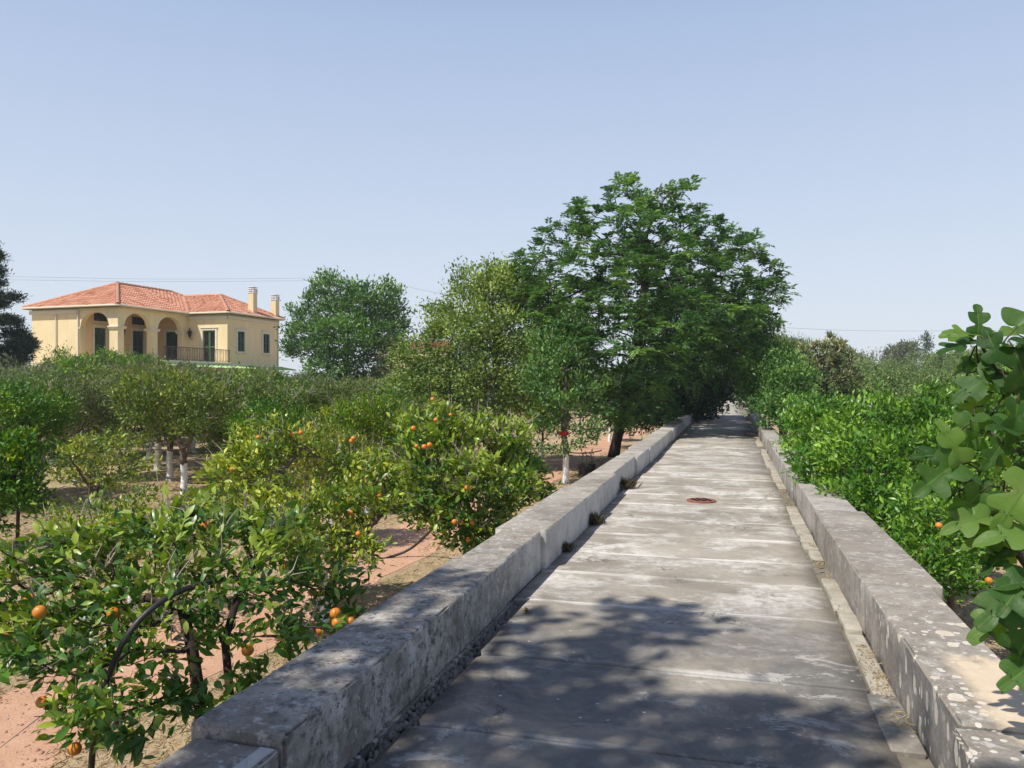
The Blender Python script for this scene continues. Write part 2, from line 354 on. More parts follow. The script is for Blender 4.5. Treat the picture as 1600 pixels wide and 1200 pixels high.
M['ground'] = ground_mat(); M['dirt'] = dirt_mat()

# ------------------------------------------------------------------ vegetation toolkit
def unit(a): return a / np.maximum(np.linalg.norm(a, axis=-1, keepdims=True), 1e-9)
def leaf_mesh(name, P, D, N, L, W, tint, mat, shape='rhomb'):
    n = len(P); D = unit(D); S = unit(np.cross(D, N)); N = np.cross(S, D)
    L = L[:, None]; W = W[:, None]
    if shape == 'rhomb':
        V = np.stack([P, P + D * L * .45 - S * W * .5 + N * W * .14, P + D * L - N * L * .10, P + D * L * .45 + S * W * .5 + N * W * .14], 1)
        base = (np.arange(n) * 4)[:, None]
        Fs = [np.concatenate([base + np.array([[0, 1, 2]]), base + np.array([[0, 2, 3]])], 0)]; k = 4
    else:
        u = [(.0, 0, 0), (.25, -.38, .10), (.6, -.46, .08), (1., 0, -.16), (.6, .46, .08), (.25, .38, .10), (.28, 0, .0), (.62, 0, -.04)]
        V = np.stack([P + D * L * a + S * W * b + N * (W * c if abs(b) > 0 else L * c) - (N * L * .03 if abs(b) > 0 and a > .5 else 0) for a, b, c in u], 1)
        base = (np.arange(n) * 8)[:, None]
        q = np.concatenate([base + np.array([[1, 2, 7, 6]]), base + np.array([[6, 7, 4, 5]])], 0)
        t = np.concatenate([base + np.array([x]) for x in ([0, 1, 6], [0, 6, 5], [2, 3, 7], [7, 3, 4])], 0)
        Fs = [q, t]; k = 8
    return np_mesh(name, V.reshape(-1, 3), Fs, mat, tint=np.repeat(tint, k, 0), smooth=(shape != 'rhomb'))

def sample_lobes(rng, lobes, n, shell=.5):
    vol = np.array([l[3] * l[4] * l[5] for l in lobes]); pr = vol ** .75; pr /= pr.sum()
    out = []
    idx = rng.choice(len(lobes), n, p=pr)
    d = unit(rng.normal(size=(n, 3))); r = rng.random(n) ** (1 / 3.)
    r = np.where(rng.random(n) < shell, 1 - (1 - r) * .35, r)
    L = np.array(lobes)[idx]
    return L[:, :3] + d * r[:, None] * L[:, 3:6]

def colonize(rng, attr, trunks, seg, kill, iters=90, grav=0.0, jit=.25):
    nodes = []; par = []
    for tr in trunks:
        tr = np.asarray(tr, float)
        for i, p in enumerate(tr):
            par.append(-1 if i == 0 else len(nodes) - 1); nodes.append(p)
    # long trunk segments are fine; growth starts from every trunk node in the upper part
    X = np.array(nodes); par = list(par)
    free = np.ones(len(X), bool)
    for s in range(len(X)):
        if X[s][2] < attr[:, 2].min() - .3 * (attr[:, 2].max() - attr[:, 2].min()) and par[s] != -1 and len(X) > 3: free[s] = False
        if par[s] == -1: free[s] = False
    A = attr.copy()
    dd = np.linalg.norm(A[:, None] - X[None][:, :, :], axis=2); dd[:, ~free] = 1e9
    nd = dd.min(1); ni = dd.argmin(1)
    for it in range(iters):
        if len(A) == 0 or len(X) > 9000: break
        acc = np.zeros((len(X), 3)); np.add.at(acc, ni, unit(A - X[ni]))
        act = np.unique(ni)
        g = unit(acc[act]) + rng.normal(size=(len(act), 3)) * jit; g[:, 2] += grav
        new = X[act] + unit(g) * seg
        i0 = len(X); X = np.concatenate([X, new]); par += list(act)
        d2 = np.linalg.norm(A[:, None] - new[None], axis=2)
        m = d2.min(1); mi = d2.argmin(1) + i0
        better = m < nd; nd = np.where(better, m, nd); ni = np.where(better, mi, ni)
        keep = nd > kill; A = A[keep]; nd = nd[keep]; ni = ni[keep]
    return X, np.array(par)

def radii(X, par, r0, ex, rmax):
    n = len(X); acc = np.zeros(n); kids = np.zeros(n, int)
    for p in par:
        if p >= 0: kids[p] += 1
    r = np.zeros(n)
    for i in range(n - 1, -1, -1):                   # children always come after their parents
        r[i] = r0 if kids[i] == 0 else acc[i] ** (1 / ex)
        if par[i] >= 0: acc[par[i]] += r[i] ** ex
    top = r[np.asarray(par) < 0].max()
    thick = r0 * (r / r0) ** (math.log(rmax / r0) / math.log(max(top / r0, 1.01))) if rmax else r
    return r, kids, thick

def wood_mesh(name, X, par, r, mat, k=6, rmin=0.0, flare=1.25):
    ids = np.nonzero((par >= 0) & (r >= rmin))[0]
    D = np.zeros_like(X); m = par >= 0; D[m] = X[m] - X[par[m]]
    D[~m] = (0, 0, 1); D = unit(D)
    main = {}
    for i in ids:
        p = par[i]
        if p not in main or r[i] > r[main[p]]: main[p] = i
    ismain = np.array([main[par[i]] == i for i in ids])
    p = par[ids]
    rs = np.where(ismain, r[p], np.minimum(r[p], r[ids] * 1.2)); isroot = par[p] < 0
    rs = np.where(isroot, rs * flare, rs)
    Ds = np.where(ismain[:, None], D[p], D[ids])
    def ring(C, T, R):
        ref = np.tile(np.array([[.92, .38, .05]]), (len(C), 1))
        a = unit(np.cross(T, ref)); b = np.cross(T, a)
        an = np.arange(k) * 2 * PI / k
        return C[:, None] + (a[:, None] * np.cos(an)[None, :, None] + b[:, None] * np.sin(an)[None, :, None]) * R[:, None, None]
    V = np.concatenate([ring(X[p], Ds, rs), ring(X[ids], D[ids], r[ids])], 1).reshape(-1, 3)
    base = (np.arange(len(ids)) * 2 * k)[:, None, None]
    j = np.arange(k); q = np.stack([j, (j + 1) % k, (j + 1) % k + k, j + k], 1)[None]
    return np_mesh(name, V, [(base + q).reshape(-1, 4)], mat, smooth=True)

def leaves_at(rng, X, par, r, kids, centre, per=14, spread=.10, L=.085, ar=.45, thr=2.2, r0=.004, up=.35, droop=0., out=.6,
              young=.15, top=1.0, zlo=None, zhi=None, flat=.6, tintvar=.25, skip=0.0):
    sel = np.nonzero((r <= r0 * thr) & (par >= 0))[0]
    if skip: sel = sel[rng.random(len(sel)) > skip]
    lam = np.maximum(rng.poisson(per * np.where(kids[sel] == 0, 1.6, .8)), 0)
    idx = np.repeat(sel, lam); n = len(idx)
    tw = unit(X[idx] - X[par[idx]])
    Pp = X[idx] + rng.normal(size=(n, 3)) * spread * np.array([1, 1, .75])
    rad = unit(X[idx] - centre)
    D = unit(tw * .5 + rad * out + rng.normal(size=(n, 3)) * .75 + np.array([0, 0, up - droop]))
    N = unit(np.array([0, 0, 1.]) * flat + rad * .35 + rng.normal(size=(n, 3)) * .55)
    LL = L * rng.uniform(.6, 1.25, n); WW = LL * ar * rng.uniform(.8, 1.15, n)
    z = Pp[:, 2]; lo, hi = (z.min(), z.max()) if zlo is None else (zlo, zhi)
    h = np.clip((z - lo) / (hi - lo + 1e-6), 0, 1)
    nodeR = rng.random(len(X)); nodeY = rng.random(len(X))
    yv = np.clip((nodeY[idx] < young * (.35 + h * top)) * rng.uniform(.35, 1, n) + (rng.random(n) < .03) * rng.uniform(.3, .9, n), 0, 1)
    tint = np.stack([np.clip(nodeR[idx] * tintvar * 2 + rng.random(n) * (1 - tintvar * 2 if tintvar < .5 else 0) + 0, 0, 1), yv, rng.random(n)], 1)
    return Pp, D, N, LL, WW, tint

def compound_leaves(rng, X, par, r, kids, centre, per=5, L=.42, r0=.006, thr=1.6, pairs=9, lw=.085, young=.2, droop=.25):
    sel = np.nonzero((r <= r0 * thr) & (par >= 0))[0]
    lam = rng.poisson(per * np.where(kids[sel] == 0, 1.5, .55)); idx = np.repeat(sel, lam); n = len(idx)
    rad = unit(X[idx] - centre)
    A = unit(rng.normal(size=(n, 3)) * np.array([1, 1, .7]) + rad * .7 + np.array([0, 0, .4]))
    P0 = X[idx] + rng.normal(size=(n, 3)) * .05
    Ls = L * rng.uniform(.7, 1.2, n)
    S = unit(np.cross(A, np.array([0, 0, 1.]))); N = np.cross(S, A)
    nodeR = rng.random(len(X)); yy = (rng.random(len(X)) < young) * rng.uniform(.2, 1, len(X))
    O = [[] for _ in range(6)]
    for k in range(pairs):
        t = (k + 1.3) / (pairs + 1)
        C = P0 + A * (Ls * t)[:, None] - np.array([0, 0, 1.]) * (Ls * droop * t * t)[:, None]
        for sd in (-1, 1):
            D = unit(S * sd * (1 - .35 * t) + A * (.35 + .4 * t) + rng.normal(size=(n, 3)) * .12 - np.array([0, 0, .18]))
            ll = Ls * .36 * math.sin(PI * (.22 + .72 * t)) * rng.uniform(.8, 1.15, n)
            for a, b in zip(O, (C, D, N + rng.normal(size=(n, 3)) * .45, ll, np.full(n, 1.0) * ll * .36,
                                np.stack([np.clip(nodeR[idx] * .6 + rng.random(n) * .4, 0, 1), yy[idx] * rng.uniform(.6, 1, n), rng.random(n)], 1))): a.append(b)
    return [np.concatenate(a) for a in O]

def to_z0(root, *arrs):
    for a in arrs: a -= np.asarray(root)
ORANGE = None
def orange_mesh(r=.031):
    global ORANGE
    if ORANGE: return ORANGE
    b = MB(); pr = [(.002, -.98)] + [(math.cos(a) * (1 - .03 * math.sin(3 * a)), math.sin(a)) for a in np.linspace(-1.35, 1.35, 9)] + [(.12, .93), (.002, .90)]
    b.lathe([(x * r, z * r) for x, z in pr], k=14)
    o = b.build('orange', M['orange'], smooth=True); ORANGE = o.data; bpy.data.objects.remove(o); return ORANGE
def add_fruit(parent, pts, s=1.0, rs=None):
    for i, p in enumerate(pts):
        o = link('orange', orange_mesh(), parent); o.location = tuple(p)
        k = s * (1 + .18 * math.sin(i * 12.9)); o.scale = (k, k, k * .94); o.rotation_euler = (.3 * math.sin(i * 3.3), .4 * math.cos(i * 2.1), i)

def build_tree(name, root, lobes, trunks, seed, lspec, n_attr=300, seg=.1, kill=.17, r0=.004, ex=2.35, rmax=.12, wood='woodw',
               lmat='citrus', shape='rhomb', shell=.5, grav=.05, jit=.25, k=6, compound=False, rmin=0, dead=0, twigs=0):
    """root: world xyz of the trunk's foot; lobes and trunks in coordinates relative to it"""
    rng = np.random.default_rng(seed)
    A = sample_lobes(rng, lobes, n_attr, shell); A = A[A[:, 2] > .12]
    X, par = colonize(rng, A, trunks, seg, kill, grav=grav, jit=jit)
    r, kids, thick = radii(X, par, r0, ex, rmax)
    e = empty(name, root)
    link('trunk', wood_mesh('trunk', X, par, thick, M[wood], k=k, rmin=rmin), e)
    c = np.average(np.array(lobes)[:, :3], axis=0); c = c - np.array([0, 0, .3 * (A[:, 2].max() - A[:, 2].min())])
    f = compound_leaves if compound else leaves_at
    Pp, D, N, LL, WW, T = f(rng, X, par, r, kids, c, r0=r0, **lspec)
    ok = Pp[:, 2] > .06; Pp, D, N, LL, WW, T = [q[ok] for q in (Pp, D, N, LL, WW, T)]
    link('crown', leaf_mesh('crown', Pp, D, N, LL, WW, T, M[lmat], shape), e)
    if twigs:                                          # bare grey twigs standing out of the crown
        tips = np.nonzero(kids == 0)[0]; tips = rng.choice(tips, min(twigs, len(tips)), replace=False); b = MB()
        for t in tips:
            p = X[t].copy(); d = unit(X[t] - c + rng.normal(size=3) * .3 + np.array([0, 0, .3]))
            for q in range(3):
                dd = unit(d + rng.normal(size=3) * .35); l = rng.uniform(.15, .38) * (seg / .1)
                b.tube([p, p + dd * l * .5 + rng.normal(size=3) * .015, p + dd * l + rng.normal(size=3) * .03], [r0 * 2.0, r0 * 1.6, r0 * .8], k=3, cap=False)
        b.build('bare_twigs', M['twig'], e)['kind'] = 'stuff'
    e['_'] = 0; del e['_']
    return e, X, par, r, kids
def copy_tree(src, loc, rz, sc, label=None, group=None):
    r = src.copy(); COL.objects.link(r); r.location = loc; r.rotation_euler = (0, 0, rz); r.scale = sc
    if label: r['label'] = label
    if group: r['group'] = group
    elif 'group' in r: del r['group']
    for ch in list(src.children):
        c = ch.copy(); COL.objects.link(c); c.parent = r
    return r
def rlobes(rng, R, zc, rz, n=8, rl=.5, flat=.8):
    """crown outline: uneven lobes round a centre"""
    out = [(0, 0, zc, R * .62, R * .62, rz * .75)]
    for i in range(n):
        a = 2 * PI * (i + rng.random() * .7) / n; q = rng.uniform(.45, .75)
        h = rng.uniform(-.55, .75); s = R * rl * rng.uniform(.65, 1.15)
        out.append((math.cos(a) * R * q, math.sin(a) * R * q, zc + h * rz * .75, s, s, s * flat))
    return out
def trunk_line(rng, h, n=4, lean=(0, 0), w=.04):
    return [(lean[0] * t + (rng.normal() * w if 0 < t else 0), lean[1] * t + (rng.normal() * w if 0 < t else 0), h * t) for t in np.linspace(0, 1, n)]
# ================================================================== THE SETTING
def sheet(name, pts, z, mat):
    me = bpy.data.meshes.new(name); me.from_pydata([(x, y, z) for x, y in pts], [], [tuple(range(len(pts)))]); me.materials.append(mat)
    return tag(link(name, me), kind='structure')
sheet('ground', [(-1500, -300), (1500, -300), (1500, 2500), (-1500, 2500)], GZ, M['ground'])
rg = np.random.default_rng(5)
def strip(name, xl, xr, y0, y1, z, mat, step=.35, amp=.22):
    ys = np.arange(y0, y1, step); V = []; 
    for y in ys:
        a = amp * (mnoise.noise(Vector((xl, y * .45, 1))) + .5 * mnoise.noise(Vector((xl, y * 1.7, 2))))
        b = amp * (mnoise.noise(Vector((xr, y * .45, 5))) + .5 * mnoise.noise(Vector((xr, y * 1.7, 7))))
        V += [(xl + a, y, z), (xr + b, y, z)]
    n = len(ys); f = [(2 * i, 2 * i + 1, 2 * i + 3, 2 * i + 2) for i in range(n - 1)]
    me = bpy.data.meshes.new(name); me.from_pydata(V, [], f); me.materials.append(mat); return tag(link(name, me), kind='structure')
strip('dirt_path', -6.3, -4.8, -12, 120, GZ + .005, M['dirt'])

# ---- the aqueduct: walls below, slab deck, parapets
def gridbox(name, x0, x1, y0, y1, z0, z1, mat, parent, cell=.12, bev=.012, amp=.004, chip=.012, seed=0, tint=None):
    def cuts(a, b):
        n = max(1, int(round((b - a - 2 * bev) / cell))); return [a] + list(np.linspace(a + bev, b - bev, n + 1)) + [b]
    xs, ys, zs = cuts(x0, x1), cuts(y0, y1), cuts(z0, z1)
    idx = {}; V = []; Fs = []
    def v(i, j, k):
        if (i, j, k) in idx: return idx[(i, j, k)]
        p = [xs[i], ys[j], zs[k]]; ext = [i in (0, len(xs) - 1), j in (0, len(ys) - 1), k in (0, len(zs) - 1)]
        sg = [(-1 if i == 0 else 1), (-1 if j == 0 else 1), (-1 if k == 0 else 1)]
        q = Vector(p) + Vector((seed * 3.7, 0, 0))
        if sum(ext) >= 2:
            c = bev * .45 + chip * max(0, mnoise.noise(q * 6) * 1.6 - .25)
            for a in range(3):
                if ext[a]: p[a] -= sg[a] * c
        nn = mnoise.noise(q * 3.1) * amp + mnoise.noise(q * 11) * amp * .5
        for a in range(3):
            if ext[a]: p[a] += sg[a] * nn
        idx[(i, j, k)] = len(V); V.append(p); return idx[(i, j, k)]
    nx, ny, nz = len(xs), len(ys), len(zs)
    for i in range(nx - 1):
        for j in range(ny - 1):
            Fs.append((v(i, j, nz - 1), v(i + 1, j, nz - 1), v(i + 1, j + 1, nz - 1), v(i, j + 1, nz - 1)))
            Fs.append((v(i, j, 0), v(i, j + 1, 0), v(i + 1, j + 1, 0), v(i + 1, j, 0)))
    for i in range(nx - 1):
        for k in range(nz - 1):
            Fs.append((v(i, 0, k), v(i + 1, 0, k), v(i + 1, 0, k + 1), v(i, 0, k + 1)))
            Fs.append((v(i, ny - 1, k), v(i, ny - 1, k + 1), v(i + 1, ny - 1, k + 1), v(i + 1, ny - 1, k)))
    for j in range(ny - 1):
        for k in range(nz - 1):
            Fs.append((v(0, j, k), v(0, j, k + 1), v(0, j + 1, k + 1), v(0, j + 1, k)))
            Fs.append((v(nx - 1, j, k), v(nx - 1, j + 1, k), v(nx - 1, j + 1, k + 1), v(nx - 1, j, k + 1)))
    me = bpy.data.meshes.new(name); me.from_pydata(V, [], Fs); me.materials.append(mat)
    me.polygons.foreach_set('use_smooth', [True] * len(me.polygons))
    me.set_sharp_from_angle(angle=math.radians(38)) if hasattr(me, 'set_sharp_from_angle') else None
    return link(name, me, parent)

YEND = 130.0
base = empty('aqueduct', (0, 0, 0)); tag(base, 'long raised stone aqueduct that carries the slab walkway', 'aqueduct')
b = MB(); b.box((-1.93, -6, GZ - .3), (-1.56, YEND, -.034)); b.box((.80, -6, GZ - .3), (1.17, YEND, -.034)); b.box((-1.56, -6, -.40), (.80, YEND, -.10))
b.build('side_wall', M['stoneR'], base)
# slab deck: every slab a thin tile with its own height; joint whitening comes from a vertex value
rd = random.Random(11)
dk = {'V': [], 'F': [], 'T': []}
y = -5.2; first = True; joints = []
known = [2.45, 3.42, 4.42, 5.62, 6.55, 7.35]
yy = [-5.2, -4.2, -3.2, -2.2, -1.2, -.2, .75, 1.62] + known
while yy[-1] < YEND: yy.append(yy[-1] + rd.uniform(.82, 1.18))
for a, c in zip(yy[:-1], yy[1:]):
    joints.append(a)
    near = a < 5.5
    xl = (-1.45 if near else -1.567) + rd.uniform(-.012, .015); xr = .69 + rd.uniform(-.015, .015)
    g = .009; z = rd.uniform(-.006, .006); tl = rd.uniform(-.004, .004); tone = rd.random() ** 1.5; skew = rd.uniform(-.012, .012)
    L = c - a
    ys = [0, .004, .015, .05, .11, .2, .35, .5, .65, .8, .89, .95, .985, .996, 1]; nx = 14 if a < 14 else 5
    e = [1.3, 1.3, 1.15, .62, .3, .05, 0, 0, 0, 0, .2, .55, 1.1, 1.3, 1.3]
    n0 = len(dk['V'])
    cut = .07 if near else .02                              # worn corner
    for k, t in enumerate(ys):
        for i in range(nx):
            s = i / (nx - 1); x = xl + (xr - xl) * s; yv = a + g + (L - 2 * g) * t + skew * (s - .5)
            if i == 0: x += cut * (max(0, 1 - t * L / .08) + max(0, 1 - (1 - t) * L / .08)) ** 2 * .5 + .012 * mnoise.noise(Vector((x, yv * 6, 3)))
            zz = z + tl * (s - .5) - (.010 if k in (0, len(ys) - 1) else 0) - (.006 if i in (0, nx - 1) else 0) + .0025 * mnoise.noise(Vector((x * 2, yv * 2, 0)))
            dk['V'].append((x, yv, zz)); dk['T'].append((e[k], 0, tone))
    m = len(ys)
    for k in range(m - 1):
        for i in range(nx - 1): q = n0 + k * nx + i; dk['F'].append((q, q + 1, q + nx + 1, q + nx))
    # sides down to the bed
    rimv = [n0 + i for i in range(nx)] + [n0 + k * nx + nx - 1 for k in range(1, m)] + [n0 + (m - 1) * nx + i for i in range(nx - 2, -1, -1)] + [n0 + k * nx for k in range(m - 2, 0, -1)]
    n1 = len(dk['V'])
    for r_ in rimv: p = dk['V'][r_]; dk['V'].append((p[0], p[1], -.075)); dk['T'].append((.3, 0, 1))
    for i in range(len(rimv)): j = (i + 1) % len(rimv); dk['F'].append((rimv[j], rimv[i], n1 + i, n1 + j))
nb_ = len(dk['V']); ny_ = 0
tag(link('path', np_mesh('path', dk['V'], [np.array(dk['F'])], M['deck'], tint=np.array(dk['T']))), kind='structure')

# parapets, block by block
def parapet(name, label, blocks, mat, xin, xout, h, side):
    e = tag(empty(name, (xin, 0, 0)), label, 'parapet')
    for i, (y0, y1, dz, din, dout) in enumerate(blocks):
        cell = .10 if y0 < 6 else (.2 if y0 < 16 else .6)
        xa, xb = (xout - dout, xin + din) if side < 0 else (xin - din, xout + dout)
        o = gridbox('stone_block', xa - xin, xb - xin, y0 + .008, y1 - .008, -.03, h + dz, mat, e, cell=cell, seed=i,
                    chip=.02 if y0 < 12 else .01)
    return e
lb = [(-4.5, -2.0, -.03, .0, .0), (-2, .1, -.02, .01, .0), (.1, 2.52, -.042, -.008, -.035), (2.52, 5.5, 0, 0, .01), (5.5, 6.6, .004, -.012, -.03), (6.6, 9.55, .012, .03, .03),
      (9.55, 11.2, .0, .0, .0), (11.2, 13.9, .006, -.05, -.02)]
rb = [(-4.5, -1.9, 0, 0, 0), (-1.9, .75, 0, .01, .02), (.75, 3.28, -.012, .03, .03), (3.28, 5.44, 0, 0, .0), (5.44, 8.45, .006, .01, .075), (8.45, 11.5, -.004, -.01, .03), (11.5, 14.2, .006, .008, .07)]
r2 = random.Random(4)
for lst in (lb, rb):
    while lst[-1][1] < YEND - 3:
        y0 = lst[-1][1]; lst.append((y0, y0 + r2.uniform(1.8, 3.0), r2.uniform(-.012, .012), r2.uniform(-.025, .02), r2.uniform(-.02, .04)))
parL = parapet('parapet', 'low stone parapet along the orchard side, in shade on its inner face', lb, M['stoneL'], -1.57, -1.97, .315, -1)
parR = parapet('parapet', 'low stone parapet spotted with pale round lichen, beside the hedge and the fig', rb, M['stoneR'], .83, 1.215, .325, 1)
# patch of white mortar on the near left block
gridbox('mortar_patch', -.085, -.012, 2.17, 2.50, .255, .2760, M['patch'], parL, cell=.03, bev=.006, amp=.006, chip=.05, seed=71)
# mortar ledge of flat stones along the foot of the right parapet
ledge_bed = strip('path_edge', .56, .845, -5, 60, -.022, M['edge'], step=.15, amp=.012)
e = tag(empty('stone_ledge', (.74, 0, 0)), 'narrow broken ledge of pale flat stones at the foot of the lichen spotted parapet', 'ledge')
y = .4; i = 0
while y < 34:
    L = rd.uniform(.45, 1.15); wd = rd.uniform(.10, .15) if y < 5.4 else rd.uniform(.09, .17)
    if rd.random() < .72 or 3.6 < y < 5.5:
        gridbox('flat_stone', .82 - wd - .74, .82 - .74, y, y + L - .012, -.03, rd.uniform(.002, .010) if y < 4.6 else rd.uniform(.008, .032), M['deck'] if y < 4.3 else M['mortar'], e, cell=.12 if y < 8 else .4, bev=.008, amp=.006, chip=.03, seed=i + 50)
    y += L; i += 1
# gravel in the gap on the left
rg2 = np.random.default_rng(3); V = []; Fq = []; nb = 0
ico = []; 
for k in range(1500):
    yv = rg2.uniform(.6, 5.6); xv = rg2.uniform(-1.565, -1.455); s = rg2.uniform(.008, .03); 
    o8 = np.array([(1, 0, 0), (0, 1, 0), (-1, 0, 0), (0, -1, 0), (0, 0, 1), (0, 0, -1)]) * rg2.uniform(.6, 1.2, (6, 1)) * s
    a = rg2.uniform(0, 6.28); R = np.array([[math.cos(a), -math.sin(a), 0], [math.sin(a), math.cos(a), 0], [0, 0, 1]])
    V.append(o8 @ R.T + (xv, yv, -.068 + rg2.uniform(0, .022))); 
    Fq.append(np.array([(0, 1, 4), (1, 2, 4), (2, 3, 4), (3, 0, 4), (1, 0, 5), (2, 1, 5), (3, 2, 5), (0, 3, 5)]) + nb); nb += 6
tag(link('gravel', np_mesh('gravel', np.concatenate(V), [np.concatenate(Fq)], M['pebble'])), 'dark gravel filling the gap between slabs and the orchard side parapet', 'gravel', kind='stuff')
# drain cover
e = tag(empty('drain_cover', (-.38, 10.95, .006)), 'round rusty red drain cover with slots set in the slab walkway', 'drain cover')
b = MB(); k = 40; R0 = .195
b.lathe([(R0, -.01), (R0, .012), (R0 - .012, .018), (R0 - .03, .018), (R0 - .035, .012), (.002, .012)], k=40); b.build('plate', M['iron'], e)
b = MB()
for s in (-.085, 0, .085):
    c = .135 * math.cos(s * 6); q = []
    b.box((s - .021, -c, .0125), (s + .021, c, .0205), .002)
o = b.build('slot', M['black'], e); o.rotation_euler = (0, 0, .5)
def tuft(name, loc, n, h, sp, mat, label, cat, seed, lean=.6):
    rng = np.random.default_rng(seed)
    P = rng.normal(size=(n, 3)) * [sp, sp, 0] ; P[:, 2] = 0
    D = unit(rng.normal(size=(n, 3)) * [lean, lean, .2] + [0, 0, 1]); N = unit(rng.normal(size=(n, 3)))
    L = rng.uniform(.4, 1.1, n) * h; o = link(name, leaf_mesh(name, P, D, N, L, L * .09 + .002, rng.random((n, 3)) * [1, .4, 1], mat))
    o.location = loc; return tag(o, label, cat)
tuft('dry_weed', (-1.53, 7.35, 0), 260, .11, .035, M['weedbrown'], 'dead brown weed at the parapet foot, nearest of the three in the joints', 'weed', 1)
tuft('dry_weed', (-1.52, 8.85, 0), 420, .15, .05, M['weedbrown'], 'bushy dead brown weed at the parapet foot, middle of the three in the joints', 'weed', 2)
tuft('dry_weed', (-1.53, 12.0, 0), 360, .18, .05, M['weedbrown'], 'dark dead weed in the block joint, farthest of the three, near the drain cover', 'weed', 3)

# ================================================================== THE YELLOW HOUSE
def wallmat():
    n = NT('yellow plaster'); pos = n.n('ShaderNodeNewGeometry').outputs['Position']
    st = n.noise(2.2, 5, .6, n.mapping((1, 1, .25), src=pos))
    c = n.mix(n.rng(st, .3, .7), (.82, .685, .42), (.73, .59, .35))
    return n.bsdf(c, .9, .15, bump=n.noise(30, 3, .6, pos), bs=.1, bd=.01)
M['plaster'] = wallmat()
M['plasterin'] = flat_mat('warm plaster', (.80, .58, .33), (.74, .54, .30), 1.5, .9)
M['trim'] = flat_mat('pale trim', (.74, .68, .54), (.68, .62, .48), 3, .8)
M['white'] = flat_mat('white paint', (.78, .77, .74), (.70, .69, .66), 3, .6)
M['shutter'] = flat_mat('green shutters', (.030, .085, .045), (.022, .065, .035), 6, .5, .3)
M['shutterL'] = flat_mat('lighter green paint', (.075, .16, .085), (.06, .13, .07), 6, .5, .3)
M['dkwin'] = flat_mat('dark glazing', (.010, .016, .015), (.02, .026, .024), 2, .08, .6, bs=0)
M['lamp'] = flat_mat('dark red iron', (.09, .035, .028), None, 9, .5)
M['rail'] = flat_mat('brown iron', (.10, .065, .055), None, 9, .55)
M['awning'] = flat_mat('green metal sheet', (.21, .42, .09), (.16, .33, .07), 8, .4, .5)
M['awningR'] = flat_mat('green sheet rib', (.38, .58, .22), (.30, .48, .16), 8, .4, .5)
M['soffit'] = flat_mat('grey green soffit', (.20, .21, .14), None, 3, .8)
def tilemat():
    n = NT('terracotta tiles'); uv = n.attr('tint')
    a = n.attr('tint', 0); z = n.noise(1.2, 4, .6)
    c = n.mix(a, (.44, .175, .10), (.64, .345, .23)); c = n.mix(n.rng(z, .35, .65, 0, .4), c, (.50, .25, .155))
    c = n.mix(n.attr('tint', 1), c, (.34, .10, .055))
    return n.bsdf(c, .8, .2)
M['tile'] = tilemat()
u_dir = .951 * RIGHT - .309 * FWD
c2 = -20.2 * RIGHT + 55.6 * FWD
hs = empty('yellow_house', (c2[0], c2[1], GZ), math.atan2(u_dir[1], u_dir[0]))
tag(hs, 'two storey yellow house with arched balcony and red tiled hip roof', 'house')
class HB(MB):                                     # z given absolute
    def add(s, V, Fs): return MB.add(s, [(v[0], v[1], v[2] - GZ) for v in V], Fs)
def arch_wall(mb, p0, d, t, L, z0, z1, opens, N=20):
    """wall from p0 along unit d (uv), thickness vector t, openings (s0,s1,zb,zspring,rise)"""
    ss = {0, L}
    for (s0, s1, zb, zs, ri) in opens:
        ss |= set(np.linspace(s0, s1, N + 1) if ri > 0 else (s0, s1))
    ss = sorted(ss)
    def P(s, z, b=0): return (p0[0] + d[0] * s + t[0] * b, p0[1] + d[1] * s + t[1] * b, z)
    def top(o, s):
        s0, s1, zb, zs, ri = o; x = (2 * s - s0 - s1) / (s1 - s0); return zs + ri * math.sqrt(max(0, 1 - x * x))
    def Q(a, b_, c, e): mb.add([a, b_, c, e], [(0, 1, 2, 3)])
    for a, c in zip(ss[:-1], ss[1:]):
        m = (a + c) / 2; op = [o for o in opens if o[0] < m < o[1]]
        segs = [((z0, z0), (z1, z1))]
        if op:
            o = op[0]; segs = [((top(o, a), top(o, c)), (z1, z1))]
            Q(P(a, top(o, a)), P(c, top(o, c)), P(c, top(o, c), 1), P(a, top(o, a), 1))
            if o[2] > z0 + .01: segs.append(((z0, z0), (o[2], o[2]))); Q(P(a, o[2]), P(c, o[2]), P(c, o[2], 1), P(a, o[2], 1))
        for (la, lc), (ha, hc) in segs:
            Q(P(a, la), P(c, lc), P(c, hc), P(a, ha)); Q(P(a, la, 1), P(a, ha, 1), P(c, hc, 1), P(c, lc, 1))
        Q(P(a, z1), P(c, z1), P(c, z1, 1), P(a, z1, 1))
    for o in opens:
        for s in (o[0], o[1]): Q(P(s, o[2]), P(s, top(o, s)), P(s, top(o, s), 1), P(s, o[2], 1))
    for s in (0, L): Q(P(s, z0), P(s, z1), P(s, z1, 1), P(s, z0, 1))
ZF, ZE = 3.10, 6.62                                # upper floor, wall top under the eave
w_ = HB()
